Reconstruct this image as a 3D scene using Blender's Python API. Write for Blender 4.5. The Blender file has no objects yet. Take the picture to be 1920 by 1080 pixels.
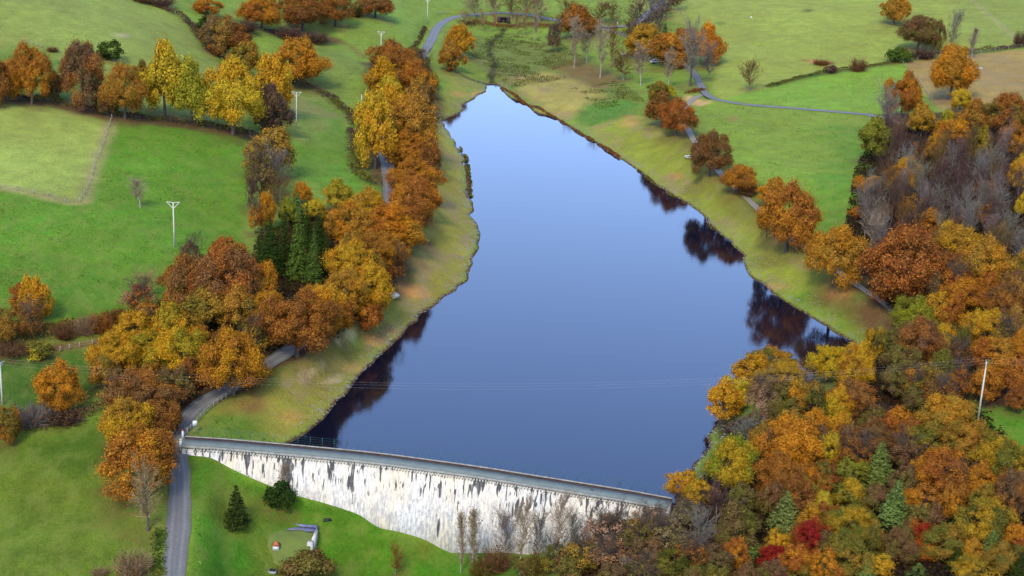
import bpy, bmesh, math, random
import numpy as np
from mathutils import Vector, Matrix

# ------------------------------------------------------------------ camera, sky, sun
scene = bpy.context.scene
COL = scene.collection
CAM_H, PITCH, ROLL, FPX = 115.0, math.radians(19.1), 0.045, 2938.0
_f = np.array([0, math.cos(PITCH), -math.sin(PITCH)]); _u0 = np.array([0, math.sin(PITCH), math.cos(PITCH)])
_r0 = np.array([1.0, 0, 0])
_r = _r0 * math.cos(ROLL) + _u0 * math.sin(ROLL); _u = -_r0 * math.sin(ROLL) + _u0 * math.cos(ROLL)
CAMP = np.array([0.0, 0.0, CAM_H])
cd = bpy.data.cameras.new('camera'); cam = bpy.data.objects.new('camera', cd); COL.objects.link(cam)
cam.matrix_world = Matrix(((_r[0], _u[0], -_f[0], 0), (_r[1], _u[1], -_f[1], 0), (_r[2], _u[2], -_f[2], CAM_H), (0, 0, 0, 1)))
cd.sensor_width = 36; cd.lens = 36 * FPX / 1920; cd.clip_start = 1; cd.clip_end = 20000
scene.camera = cam
SUN_EL, SUN_AZ = math.radians(46), math.radians(198)     # azimuth clockwise from +Y (the view direction)
w = bpy.data.worlds.new('World'); scene.world = w; w.use_nodes = True
nt = w.node_tree; bg = nt.nodes['Background']
sky = nt.nodes.new('ShaderNodeTexSky'); sky.sky_type = 'NISHITA'; sky.sun_disc = False
sky.sun_elevation = SUN_EL; sky.sun_rotation = SUN_AZ; sky.altitude = 300
sky.air_density = 1.0; sky.dust_density = 3.0; sky.ozone_density = 2.0
bg.inputs[1].default_value = 0.13
# blue glow added low in the sky to brighten the lake's reflection, fading overhead
tc = nt.nodes.new('ShaderNodeTexCoord'); sx = nt.nodes.new('ShaderNodeSeparateXYZ'); nt.links.new(tc.outputs['Generated'], sx.inputs[0])
cr = nt.nodes.new('ShaderNodeValToRGB'); e = cr.color_ramp.elements; e[0].position = 0.0; e[0].color = (6.0, 8.4, 14.0, 1); e[1].position = .75; e[1].color = (.9, 1.7, 3.8, 1)
e2 = e.new(.23); e2.color = (3.6, 5.8, 11.6, 1); e3 = e.new(.42); e3.color = (2.4, 4.2, 9.6, 1)
nt.links.new(sx.outputs[2], cr.inputs[0])
ad = nt.nodes.new('ShaderNodeMix'); ad.data_type = 'RGBA'; ad.blend_type = 'ADD'; ad.inputs['Factor'].default_value = 1.0
nt.links.new(sky.outputs[0], ad.inputs['A']); nt.links.new(cr.outputs[0], ad.inputs['B']); nt.links.new(ad.outputs['Result'], bg.inputs[0])
sl = bpy.data.lights.new('sun', 'SUN'); sl.energy = 2.25; sl.angle = math.radians(13); sl.color = (1.0, 0.95, 0.87)
so = bpy.data.objects.new('sun', sl); COL.objects.link(so)
sd = Vector((math.sin(SUN_AZ) * math.cos(SUN_EL), math.cos(SUN_AZ) * math.cos(SUN_EL), math.sin(SUN_EL)))
so.rotation_euler = sd.to_track_quat('Z', 'Y').to_euler(); so.location = sd * 500
vs = scene.view_settings; vs.view_transform = 'Standard'; vs.look = 'None'; vs.exposure = 0.82; vs.gamma = 1
scene.cycles.max_bounces = 5; scene.cycles.transparent_max_bounces = 6; scene.cycles.diffuse_bounces = 2
GAIN = 2.0

def lin(c, g=None):
    g = GAIN if g is None else g
    return tuple(((v / 255 / 12.92) if v / 255 <= 0.04045 else ((v / 255 + 0.055) / 1.055) ** 2.4) / g for v in c)

# ------------------------------------------------------------------ photo rays and numbers
def ray(x, y): return _f * FPX + _r * (x - 960) + _u * (540 - y)
def pz(x, y, z):
    d = ray(x, y); return CAMP + d * ((z - CAM_H) / d[2])
def smooth(a, b, x):
    t = np.clip((x - a) / (b - a), 0, 1); return t * t * (3 - 2 * t)
def seg_dist(X, Y, pts, closed=False, limit=None):
    """distance to a polyline; returns (dist, parameter index of nearest)"""
    D = np.full(X.shape, 1e9); I = np.zeros(X.shape)
    n = len(pts)
    for i in range(n if closed else n - 1):
        ax, ay = pts[i][0], pts[i][1]; bx, by = pts[(i + 1) % n][0], pts[(i + 1) % n][1]
        dx, dy = bx - ax, by - ay; L = dx * dx + dy * dy + 1e-9
        t = np.clip(((X - ax) * dx + (Y - ay) * dy) / L, 0, 1)
        d = np.hypot(X - ax - t * dx, Y - ay - t * dy)
        m = d < D; D = np.where(m, d, D); I = np.where(m, i + t, I)
    return D, I
def inside(X, Y, pts):
    c = np.zeros(X.shape, bool); n = len(pts)
    for i in range(n):
        ax, ay = pts[i][0], pts[i][1]; bx, by = pts[(i + 1) % n][0], pts[(i + 1) % n][1]
        m = ((ay > Y) != (by > Y)) & (X < (bx - ax) * (Y - ay) / (by - ay + 1e-12) + ax); c ^= m
    return c
def resample(pts, step):
    pts = np.array(pts, float); out = []
    # Catmull-Rom through the points
    P = np.vstack([2 * pts[0] - pts[1], pts, 2 * pts[-1] - pts[-2]])
    for i in range(1, len(P) - 2):
        n = max(2, int(np.linalg.norm(P[i + 1] - P[i]) / step))
        for k in range(n):
            t = k / n
            out.append(0.5 * ((2 * P[i]) + (-P[i - 1] + P[i + 1]) * t + (2 * P[i - 1] - 5 * P[i] + 4 * P[i + 1] - P[i + 2]) * t * t + (-P[i - 1] + 3 * P[i] - 3 * P[i + 1] + P[i + 2]) * t ** 3))
    out.append(pts[-1]); return np.array(out)
_rs = np.random.RandomState(7)
_perm = _rs.rand(256, 256)
def vnoise(X, Y, s):
    x = X / s + 1000; y = Y / s + 1000
    xi = np.floor(x).astype(int); yi = np.floor(y).astype(int); fx = x - xi; fy = y - yi
    fx = fx * fx * (3 - 2 * fx); fy = fy * fy * (3 - 2 * fy)
    g = lambda a, b: _perm[a % 256, b % 256]
    return (g(xi, yi) * (1 - fx) + g(xi + 1, yi) * fx) * (1 - fy) + (g(xi, yi + 1) * (1 - fx) + g(xi + 1, yi + 1) * fx) * fy

# ------------------------------------------------------------------ dam line and lake outline
CREST = 2.6
dam_px = [(343, 828), (420, 833), (500, 840), (600, 849), (700, 859), (800, 872), (900, 886), (1000, 902), (1100, 918), (1180, 931), (1256, 945)]
DAM = resample([pz(x, y, CREST)[:2] for x, y in dam_px], 1.0)
def ydam(X): 
    return np.interp(X, DAM[:, 0], DAM[:, 1])
def ydam_ext(X):
    m0 = (DAM[3, 1] - DAM[0, 1]) / (DAM[3, 0] - DAM[0, 0]); m1 = (DAM[-1, 1] - DAM[-4, 1]) / (DAM[-1, 0] - DAM[-4, 0])
    return ydam(X) + np.where(X < DAM[0, 0], (X - DAM[0, 0]) * m0, 0) + np.where(X > DAM[-1, 0], (X - DAM[-1, 0]) * m1, 0)
lake_px = [(536, 832), (570, 812), (600, 790), (640, 745), (700, 680), (740, 640), (770, 608), (792, 590), (820, 570), (845, 553), (868, 530), (882, 505),
    (888, 470), (898, 445), (897, 425), (885, 400), (879, 370), (872, 310), (868, 290), (850, 262), (832, 235), (838, 222), (865, 212), (876, 192), (905, 174),
    (920, 158), (936, 162), (952, 180), (985, 195), (1010, 212), (1045, 225), (1085, 248), (1120, 270), (1160, 294), (1195, 318), (1232, 348), (1290, 385),
    (1340, 430), (1383, 468), (1402, 508), (1440, 540), (1500, 580), (1550, 613), (1598, 640), (1620, 658), (1596, 684), (1540, 706), (1500, 722), (1440, 708), (1395, 726),
    (1350, 770), (1322, 835), (1306, 868), (1290, 902), (1262, 930)]
_lw = [pz(x, y, 0)[:2] for x, y in lake_px]
SHORE = resample(_lw, 2.0)
_xr = np.linspace(SHORE[-1, 0], SHORE[0, 0], 50)
LAKE = np.vstack([SHORE, np.stack([_xr, ydam(_xr) + 0.2], 1)])

# ------------------------------------------------------------------ ground heights
BATTER = 0.15
ctlU = [(730,350,6),(700,240,7),(760,150,6.5),(790,105,6),(830,40,6),(560,640,8.2),(610,620,8.2),(500,675,6.2),(400,740,4),(345,800,3),(690,565,8.6),(640,560,9),(740,470,8.2),(745,520,8),(780,300,6.5),(780,400,7),
 (600,300,8),(560,240,10),(620,200,6.5),(520,150,8.5),(560,118,11),(600,60,12),(700,50,13),(460,250,12),(300,300,15),(300,450,11),(100,450,13),(150,378,15),
 (0,350,17),(0,188,22),(210,215,19),(400,240,14),(60,120,24),(300,100,22),(400,110,17),(100,10,32),(400,20,22),(620,0,18),(800,0,10),(450,430,8),(500,520,6),
 (300,600,6),(100,640,6),(0,660,6),(0,580,9),(60,740,3),(150,700,3),(250,740,3.2),(900,100,2.5),(945,60,2.2),(920,28,5.5),(1000,25,5.5),(1100,40,6.5),
 (950,0,7),(1050,5,8),(980,130,1.4),(1100,170,2.4),(1240,110,6),(1320,170,6),(1400,197,6.5),(1600,212,9),(1200,130,4),(1245,235,6.5),(1290,262,7.2),(1350,325,7.6),(1395,365,7.6),(1440,430,6.5),
 (1520,490,5),(1600,560,5),(1650,600,5.5),(1450,260,7.5),(1560,300,8.5),(1550,400,8),(1400,100,10),(1550,60,14),(1700,20,19),(1900,20,22),(1690,118,12),
 (1840,100,15),(1850,150,15),(1700,200,11),(1750,300,13),(1900,250,18),(1700,400,11),(1900,400,17),(1800,500,11),(1900,560,13),(1750,620,7),(1900,700,10),
 (1650,700,5),(1870,790,7),(1700,830,5),(1560,780,4),(1450,810,3.5),(1370,850,3),(1310,925,3.2)]
ctlC = [(0,830,-0.5),(100,800,0.5),(260,840,1),(200,950,-2.5),(100,900,-2),(60,1060,-5),(200,1070,-5),(335,950,-1.2),(328,1075,-4),(330,850,2),(1600,950,2.5),(1800,950,5),
 (1900,1050,5),(1480,900,2.6),(1640,1070,0)]
ctlD = [(700,1040,-12.4),(850,1062,-13.5),(560,1000,-8.5),(450,960,-4.6),(400,900,-1),(500,1070,-9.5),(620,1080,-12),(430,1060,-7.5),(1300,1050,-6),(1200,1060,-9.5),(1400,1010,-2)]
base_px = [(345,838),(385,852),(430,880),(520,915),(600,935),(680,950),(740,985),(800,1003),(860,1015),(950,1035),(1050,1045),(1120,1025),(1190,995),(1245,962)]
baseP = []
for (x, y) in base_px:
    d = ray(x, y); best = None
    for z in np.linspace(2.4, -30, 325):
        p = CAMP + d * ((z - CAM_H) / d[2])
        if p[1] >= ydam_ext(p[0]) - 1.6 - BATTER * (CREST - z) - 0.0: best = p
        else: break
    if best is None: best = pz(x, y, 2.3)
    # ray walks towards the camera as z rises; keep the last point in front of the wall
    zs = np.linspace(2.4, -30, 649); P = CAMP + d[None] * ((zs[:, None] - CAM_H) / d[2])
    g = P[:, 1] - (ydam_ext(P[:, 0]) - 1.6 - BATTER * (CREST - zs))
    k = np.argmin(np.abs(g)); baseP.append(P[k])
world_far = [(-520,300,14),(-520,700,45),(-300,1100,55),(0,1100,30),(300,1100,45),(520,700,45),(520,300,22),(-300,80,-4),(0,60,-16),(300,80,6),(-100,120,-10),(110,120,-4)]
def tps_fit(P, lam=0.02):
    P = np.array(P, float); x = P[:, :2] / 100; n = len(P)
    r2 = ((x[:, None] - x[None]) ** 2).sum(-1); K = 0.5 * r2 * np.log(r2 + 1e-12) + lam * np.eye(n)
    Q = np.hstack([np.ones((n, 1)), x]); A = np.block([[K, Q], [Q.T, np.zeros((3, 3))]])
    s = np.linalg.solve(A, np.concatenate([P[:, 2], np.zeros(3)])); return x, s
def tps_eval(T, X, Y):
    x, s = T; n = len(x); sh = X.shape; X = X.ravel() / 100; Y = Y.ravel() / 100
    out = s[n] + s[n + 1] * X + s[n + 2] * Y
    for i in range(n):
        r2 = (X - x[i, 0]) ** 2 + (Y - x[i, 1]) ** 2; out += s[i] * 0.5 * r2 * np.log(r2 + 1e-12)
    return out.reshape(sh)
W3 = lambda L: [tuple(pz(a, b, c)) for a, b, c in L]
lakeB = [(p[0], p[1], 2.4) for p in SHORE[::6]]
TU = tps_fit(W3(ctlU) + W3(ctlC) + world_far + lakeB)
TD = tps_fit(W3(ctlC) + W3(ctlD) + [tuple(p) for p in baseP] + W3([q for q in ctlU if q[1] > 600 and (q[0] < 520 or q[0] > 1500)]) + world_far, 0.003)
print('dam base z', [round(float(p[2]), 1) for p in baseP])
X0, X1, Y0, Y1, SX, SY = -330.0, 330.0, 150.0, 990.0, 1.0, 1.2
xi = np.arange(X0, X1 + .1, SX); yi = np.arange(Y0, Y1 + .1, SY)
def grow(start, sgn, step, end):
    o = []; p = start; s = step
    while abs(p) < end: s *= 1.35; p += sgn * s; o.append(p)
    return o
gx = np.array(grow(X0, -1, 3, 5000)[::-1] + list(xi) + grow(X1, 1, 3, 5000))
gy = np.array(grow(Y0, -1, 3, 3000)[::-1] + list(yi) + grow(Y1, 1, 3, 6000))
GX, GY = np.meshgrid(gx, gy)
ox = int(np.searchsorted(gx, X0)); oy = int(np.searchsorted(gy, Y0))
def height(X, Y):
    Xc = np.clip(X, -420, 420); Yc = np.clip(Y, 60, 1050)
    U = tps_eval(TU, Xc, Yc)
    far = np.hypot(X - Xc, Y - Yc); U = np.clip(U, -14, 70) + 14 * (vnoise(X, Y, 260) - .3) * smooth(0, 600, far)
    d, _ = seg_dist(X, Y, LAKE, True) if X.size < 3000 else (None, None)
    return U
U = tps_eval(TU, np.clip(GX, -420, 420), np.clip(GY, 60, 1050))
far = np.hypot(GX - np.clip(GX, -420, 420), GY - np.clip(GY, 60, 1050))
U = np.clip(U, -14, 70) + 30 * (vnoise(GX, GY, 300) - .3) * smooth(0, 600, far)
U += (vnoise(GX, GY, 38) - .5) * 1.3 + (vnoise(GX, GY, 11) - .5) * 0.5
sub = (GX > -150) & (GX < 200) & (GY > 200) & (GY < 640)
dl = np.full(GX.shape, 200.0)
d_, _ = seg_dist(GX[sub], GY[sub], LAKE, True); ins = inside(GX[sub], GY[sub], LAKE)
dl[sub] = np.where(ins, -d_, d_)
dl += np.where(np.abs(dl) < 30, (vnoise(GX, GY, 4.0) - .5) * 1.3 + (vnoise(GX, GY, 12) - .5) * 1.2, 0)
s_ = smooth(1, 17, dl)
prof = 0.45 * np.clip(dl / 1.2, 0, 1) + 0.20 * np.clip(dl, 0, 60)
U = np.where(dl > 0, prof * (1 - s_) + np.maximum(U, 1.0 + 0 * U) * s_ if True else U, np.clip(0.5 * dl, -6, 0))
Uo = tps_eval(TU, GX[~sub], GY[~sub]) if False else None
D = tps_eval(TD, np.clip(GX, -300, 300), np.clip(GY, 60, 420)); D = np.clip(D, -16, 30) + (vnoise(GX, GY, 14) - .5) * 0.35
side = GY - ydam_ext(GX)
out = np.maximum(np.maximum(DAM[0, 0] - GX, GX - DAM[-1, 0]), 0)
hw = 1.0 + np.clip(out, 0, 40) * 0.6
wU = smooth(-hw, hw, side - 0.2)
# far downstream sheet: let the U sheet take over again beyond the frame edges
Z = U * wU + D * (1 - wU)
dl = np.where(side < 0, 200.0, dl)
# distant side: lower-left and lower-right outside the lake use plain land
iz = Z[oy:oy + len(yi), ox:ox + len(xi)]
def gz(x, y):
    fx = np.clip((np.asarray(x, float) - X0) / SX, 0, len(xi) - 1.001); fy = np.clip((np.asarray(y, float) - Y0) / SY, 0, len(yi) - 1.001)
    a = fx.astype(int); b = fy.astype(int); fx = fx - a; fy = fy - b
    G = Z[oy:oy + len(yi), ox:ox + len(xi)]
    return (G[b, a] * (1 - fx) + G[b, a + 1] * fx) * (1 - fy) + (G[b + 1, a] * (1 - fx) + G[b + 1, a + 1] * fx) * fy
_zs = np.linspace(75, -18, 1500)
def hit(px, py, off=0.0):
    d = ray(px, py); t = (_zs - CAM_H) / d[2]; P = CAMP + d[None] * t[:, None]
    g = P[:, 2] - (gz(P[:, 0], P[:, 1]) + off)
    ok = (P[:, 1] < 985) & (P[:, 1] > 0)
    k = np.where((g <= 0) & ok)[0]
    if len(k) == 0: return P[-1]
    k = k[0]
    if k == 0: return P[0]
    a = g[k - 1] / (g[k - 1] - g[k] + 1e-9); return P[k - 1] * (1 - a) + P[k] * a
def wpoly(px): return [hit(x, y)[:2] for x, y in px]

# roads: found on the ground, then the ground is levelled under them
roads = {}
def plan_road(key, px, width, off_lake=True):
    c = resample([hit(x, y)[:2] for x, y in px], 2.0)
    z = gz(c[:, 0], c[:, 1]); k = 9; zp = np.pad(z, k, mode='edge'); z = np.array([zp[i:i + 2 * k + 1].mean() for i in range(len(z))])
    roads[key] = (c, z, width)
plan_road('left', [(322,1180),(326,1080),(334,1000),(337,930),(335,880),(330,845),(334,810),(350,780),(380,755),(410,740),(450,718),(500,680),(560,640),(620,585),(690,500),(725,430),(732,380),(728,320),(712,250),(700,205),(735,150),(787,110),(806,80),(822,50),(850,33),(900,26),(950,25),(1000,30),(1050,40),(1110,50),(1180,47),(1215,25),(1260,-15)], 3.7)
plan_road('right', [(1110,50),(1150,58),(1185,72),(1225,90),(1270,112),(1300,135),(1314,160),(1325,178),(1345,188),(1400,197),(1500,204),(1600,213),(1640,217),(1720,240)], 2.7)
plan_road('path', [(1318,176),(1298,188),(1280,215),(1298,258),(1318,285),(1360,335),(1405,375),(1450,420),(1530,478),(1600,530),(1670,578),(1740,640)], 2.0)
for key, (c, z, wd) in roads.items():
    bx = (GX > c[:, 0].min() - 9) & (GX < c[:, 0].max() + 9) & (GY > c[:, 1].min() - 9) & (GY < c[:, 1].max() + 9)
    d_, ii = seg_dist(GX[bx], GY[bx], c)
    zr = np.interp(ii, np.arange(len(z)), z); k = 1 - smooth(wd * .5 + 1.2, wd * .5 + 6, d_)
    Z[bx] = Z[bx] * (1 - k) + (zr - 0.05) * k

# ------------------------------------------------------------------ materials
def new_mat(name):
    m = bpy.data.materials.new(name); m.use_nodes = True
    return m, m.node_tree, m.node_tree.nodes['Principled BSDF']
def N(t, kind, **kw):
    n = t.nodes.new(kind)
    for k, v in kw.items(): setattr(n, k, v)
    return n
def noise(t, vec, scale, detail=4, rough=.55):
    n = N(t, 'ShaderNodeTexNoise'); n.inputs['Scale'].default_value = scale; n.inputs['Detail'].default_value = detail; n.inputs['Roughness'].default_value = rough
    if vec is not None: t.links.new(vec, n.inputs['Vector'])
    return n.outputs['Fac']
def ramp(t, fac, stops):
    r = N(t, 'ShaderNodeValToRGB'); e = r.color_ramp.elements
    while len(e) < len(stops): e.new(.5)
    for k, (p, c) in enumerate(stops): e[k].position = p; e[k].color = (c, c, c, 1) if isinstance(c, (int, float)) else (*c, 1)
    t.links.new(fac, r.inputs[0]); return r.outputs[0]
def mixc(t, fac, a, b, mode='MIX'):
    n = N(t, 'ShaderNodeMix', data_type='RGBA', blend_type=mode, clamp_factor=True)
    for s, v in ((n.inputs['Factor'], fac), (n.inputs['A'], a), (n.inputs['B'], b)):
        if isinstance(v, bpy.types.NodeSocket): t.links.new(v, s)
        elif isinstance(v, (int, float)): s.default_value = v if s.type == 'VALUE' else (v, v, v, 1)
        else: s.default_value = (*v, 1)
    return n.outputs['Result']
def math_(t, op, a, b=0.0, c=0.0):
    n = N(t, 'ShaderNodeMath', operation=op)
    for s, v in zip(n.inputs, (a, b, c)):
        if isinstance(v, bpy.types.NodeSocket): t.links.new(v, s)
        else: s.default_value = v
    return n.outputs[0]
def coords(t, which='Object', scale=None):
    o = N(t, 'ShaderNodeTexCoord').outputs[which]
    if scale:
        m = N(t, 'ShaderNodeMapping'); m.inputs['Scale'].default_value = scale; t.links.new(o, m.inputs['Vector']); o = m.outputs[0]
    return o
def bump(t, b, h, strength=.3, dist=.1):
    n = N(t, 'ShaderNodeBump'); n.inputs['Strength'].default_value = strength; n.inputs['Distance'].default_value = dist
    t.links.new(h, n.inputs['Height']); t.links.new(n.outputs[0], b.inputs['Normal'])
M = {}
def simple(name, c, rough=.8, var=.25, sc=2.0, metal=0):
    m, t, b = new_mat(name); o = coords(t)
    k = noise(t, o, sc); v = ramp(t, k, [(.3, 1 - var), (.7, 1 + var)])
    t.links.new(mixc(t, 1.0, lin(c), v, 'MULTIPLY'), b.inputs['Base Color'])
    b.inputs['Roughness'].default_value = rough; b.inputs['Metallic'].default_value = metal
    b.inputs['Specular IOR Level'].default_value = .25; M[name] = m; return m

# foliage: object colour, second tint, patches and leaf-to-leaf variation
def foliage(name, transl=.22, leafvar=.35, patch=.16, tmix=True):
    m = bpy.data.materials.new(name); m.use_nodes = True; t = m.node_tree; t.nodes.clear()
    oi = N(t, 'ShaderNodeObjectInfo'); o = coords(t)
    add = N(t, 'ShaderNodeVectorMath', operation='ADD'); t.links.new(o, add.inputs[0])
    mul = math_(t, 'MULTIPLY', oi.outputs['Random'], 90.0); t.links.new(mul, add.inputs[1])
    p1 = noise(t, add.outputs[0], patch, 2, .5); p2 = noise(t, add.outputs[0], .9, 2, .5)
    col = oi.outputs['Color']
    if tmix:
        at = N(t, 'ShaderNodeAttribute', attribute_type='OBJECT', attribute_name='tint')
        col = mixc(t, ramp(t, p1, [(.44, 0.0), (.58, 1.0)]), col, at.outputs['Color'])
    geo = N(t, 'ShaderNodeNewGeometry'); rnd = geo.outputs['Random Per Island']
    hs = N(t, 'ShaderNodeHueSaturation'); t.links.new(col, hs.inputs['Color'])
    t.links.new(math_(t, 'ADD', math_(t, 'MULTIPLY', rnd, .035), .4825), hs.inputs['Hue'])
    v = math_(t, 'ADD', math_(t, 'MULTIPLY', rnd, leafvar * 2), 1 - leafvar)
    v = math_(t, 'MULTIPLY', v, math_(t, 'ADD', math_(t, 'MULTIPLY', p2, .9), .55))
    t.links.new(v, hs.inputs['Value'])
    df = N(t, 'ShaderNodeBsdfDiffuse'); tr = N(t, 'ShaderNodeBsdfTranslucent'); mx = N(t, 'ShaderNodeMixShader'); out = N(t, 'ShaderNodeOutputMaterial')
    t.links.new(hs.outputs[0], df.inputs[0]); t.links.new(hs.outputs[0], tr.inputs[0]); mx.inputs[0].default_value = transl
    t.links.new(df.outputs[0], mx.inputs[1]); t.links.new(tr.outputs[0], mx.inputs[2]); t.links.new(mx.outputs[0], out.inputs[0])
    M[name] = m
foliage('leaves', .14); foliage('needles', .08, .4, .5, False); foliage('twigs', 0.0, .3, .3, False); foliage('litter_leaves', .1, .15, .25)
simple('bark', (96, 84, 72), .9, .3, 1.5); simple('grey_bark', (150, 140, 120), .85, .25, 1.2); simple('pale_bark', (178, 168, 150), .8, .3, 1.2)
simple('concrete', (176, 176, 166), .85, .12, 1.0); simple('pole_concrete', (215, 212, 185), .8, .06, 1.0)
simple('white_paint', (235, 235, 228), .5, .05); simple('slate', (118, 118, 142), .6, .3, 1.2); simple('dark_metal', (40, 40, 44), .5, .2)
simple('galvanised', (150, 160, 160), .5, .1, 1, .3); simple('fence_wood', (165, 155, 135), .85, .25, 3); simple('green_mesh', (60, 110, 100), .6, .15, 2)
simple('terracotta', (196, 110, 66), .8, .2, 4); simple('tyre', (28, 28, 30), .8, .1); simple('glass', (40, 50, 60), .1, .05); simple('stone', (150, 145, 132), .9, .3, 1)
simple('wire_metal', (190, 195, 195), .4, .05, 1, .2); simple('car_paint', (225, 228, 230), .3, .03); simple('limestone', (215, 208, 192), .9, .15, .8); simple('coping', (158, 154, 138), .9, .3, 1.4)

# ground
m, t, b = new_mat('ground'); M['ground'] = m
at = N(t, 'ShaderNodeAttribute', attribute_name='land'); a2 = N(t, 'ShaderNodeAttribute', attribute_name='extra')
sep = N(t, 'ShaderNodeSeparateColor'); t.links.new(a2.outputs['Color'], sep.inputs[0])
o = coords(t); n1 = noise(t, o, .035, 4); n2 = noise(t, o, .22, 5, .65); n3 = noise(t, o, 1.3, 5, .7)
os = coords(t, 'Object', (.12, .45, 1)); n4 = noise(t, os, 1.0, 4, .6)
ogr = coords(t, 'Object', (1.0, .55, 1)); n5 = noise(t, ogr, 4.0, 3, .7)
n6 = noise(t, coords(t, 'Object', (.8, .45, 1)), .42, 4, .6)
col = at.outputs['Color']
hs = N(t, 'ShaderNodeHueSaturation'); t.links.new(col, hs.inputs['Color'])
hv = math_(t, 'ADD', math_(t, 'MULTIPLY', n1, .5), math_(t, 'MULTIPLY', n4, .5))
t.links.new(math_(t, 'ADD', math_(t, 'MULTIPLY', hv, .10), .45), hs.inputs['Hue'])
val = math_(t, 'MULTIPLY', math_(t, 'ADD', math_(t, 'MULTIPLY', n2, 1.0), .56), math_(t, 'ADD', math_(t, 'MULTIPLY', n3, 1.0), .52))
val = math_(t, 'MULTIPLY', val, math_(t, 'ADD', math_(t, 'MULTIPLY', n5, .9), .58))
val = math_(t, 'MULTIPLY', val, math_(t, 'ADD', math_(t, 'MULTIPLY', n1, .7), .65))
t.links.new(val, hs.inputs['Value'])
col = hs.outputs[0]
col = mixc(t, math_(t, 'MULTIPLY', ramp(t, n6, [(.46, 0.0), (.62, 1.0)]), .5), col, mixc(t, .55, col, lin((146, 148, 66))))   # worn, yellower turf
# bare tan patches on the draw-down strip
tan = ramp(t, noise(t, coords(t, 'Object', (.7, .35, 1)), .16, 4, .6), [(.50, 0.0), (.62, 1.0)])
col = mixc(t, math_(t, 'MULTIPLY', tan, sep.outputs[0]), col, mixc(t, n3, lin((120, 105, 62)), lin((196, 160, 112))))
lit = ramp(t, n3, [(.35, 0.0), (.62, 1.0)])
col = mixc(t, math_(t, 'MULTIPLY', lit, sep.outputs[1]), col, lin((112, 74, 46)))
# muddy lake edge
sh = math_(t, 'ADD', sep.outputs[2], math_(t, 'MULTIPLY', math_(t, 'SUBTRACT', n3, .5), .25))
mud = ramp(t, sh, [(.04, 1.0), (.13, 0.0)])
col = mixc(t, mud, col, mixc(t, n2, lin((52, 36, 26)), lin((110, 74, 48))))
t.links.new(col, b.inputs['Base Color']); b.inputs['Roughness'].default_value = .95; b.inputs['Specular IOR Level'].default_value = .1
bump(t, b, math_(t, 'ADD', n3, n5), .6, .35)
# asphalt
def road_mat(name, c1, c2):
    m, t, b = new_mat(name); M[name] = m; at = N(t, 'ShaderNodeAttribute', attribute_name='across'); o = coords(t)
    n1 = noise(t, o, .35, 5, .6); n2 = noise(t, o, 3, 3)
    x = math_(t, 'ABSOLUTE', at.outputs['Fac'])                       # 0 centre .. 1 edge
    tr = ramp(t, x, [(0, .35), (.22, .1), (.48, .95), (.68, .25), (.9, .1)])
    k = math_(t, 'ADD', math_(t, 'MULTIPLY', tr, .5), math_(t, 'MULTIPLY', n1, .6))
    c = mixc(t, k, lin(c1), lin(c2)); c = mixc(t, math_(t, 'MULTIPLY', ramp(t, math_(t, 'ADD', x, math_(t, 'MULTIPLY', math_(t, 'SUBTRACT', noise(t, o, 1.2, 3), .5), .7)), [(.84, 0.0), (1.0, 1.0)]), .85), c, lin((105, 100, 62)))
    c = mixc(t, 1.0, c, ramp(t, n2, [(.3, .85), (.7, 1.15)]), 'MULTIPLY')
    t.links.new(c, b.inputs['Base Color']); b.inputs['Roughness'].default_value = .75; bump(t, b, n2, .2, .05)
road_mat('asphalt', (84, 82, 76), (138, 133, 122)); road_mat('gravel', (118, 108, 84), (166, 152, 126))
# water
m, t, b = new_mat('water'); M['water'] = m; o = coords(t)
b.inputs['Base Color'].default_value = (.002, .003, .008, 1); b.inputs['Roughness'].default_value = .03; b.inputs['IOR'].default_value = 1.45
w1 = noise(t, coords(t, 'Object', (1, 1.6, 1)), 1.1, 4, .6); w2 = noise(t, o, .12, 3)
w3 = noise(t, coords(t, 'Object', (.05, .018, 1)), 1.0, 4, .6)
bump(t, b, math_(t, 'MULTIPLY', w1, ramp(t, w2, [(.3, .5), (.7, 1.0)])), .17, .05)
t.links.new(ramp(t, w3, [(.42, .0), (.65, .03)]), b.inputs['Roughness'])
# limewashed dam
m, t, b = new_mat('limewash'); M['limewash'] = m; o = coords(t)
xyz = N(t, 'ShaderNodeSeparateXYZ'); t.links.new(o, xyz.inputs[0]); zz = xyz.outputs[2]
st = noise(t, coords(t, 'Object', (.62, .62, .045)), 1.0, 4, .65); stf = noise(t, coords(t, 'Object', (2.4, 2.4, .14)), 1.0, 4, .65); fine = noise(t, coords(t, 'Object', (3.2, 3.2, 1.0)), 1.0, 5, .7)
big = noise(t, coords(t, 'Object', (.16, .16, .1)), 1.0, 3)
brk = N(t, 'ShaderNodeTexBrick'); bm_ = N(t, 'ShaderNodeMapping'); bm_.inputs['Rotation'].default_value = (math.pi / 2, 0, 0); t.links.new(o, bm_.inputs[0]); t.links.new(bm_.outputs[0], brk.inputs[0])
brk.inputs['Scale'].default_value = 1.5; brk.inputs['Color1'].default_value = (1, 1, 1, 1); brk.inputs['Color2'].default_value = (.8, .8, .8, 1); brk.inputs['Mortar'].default_value = (.62, .62, .62, 1); brk.inputs['Mortar Size'].default_value = .03
c = mixc(t, ramp(t, big, [(.35, 0.0), (.65, 1.0)]), (.56, .53, .45), (.55, .46, .30))
c = mixc(t, .8, c, brk.outputs[0], 'MULTIPLY')
wear = ramp(t, math_(t, 'ADD', math_(t, 'MULTIPLY', stf, .5), math_(t, 'MULTIPLY', fine, .5)), [(.43, 0.0), (.56, 1.0)])
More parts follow.
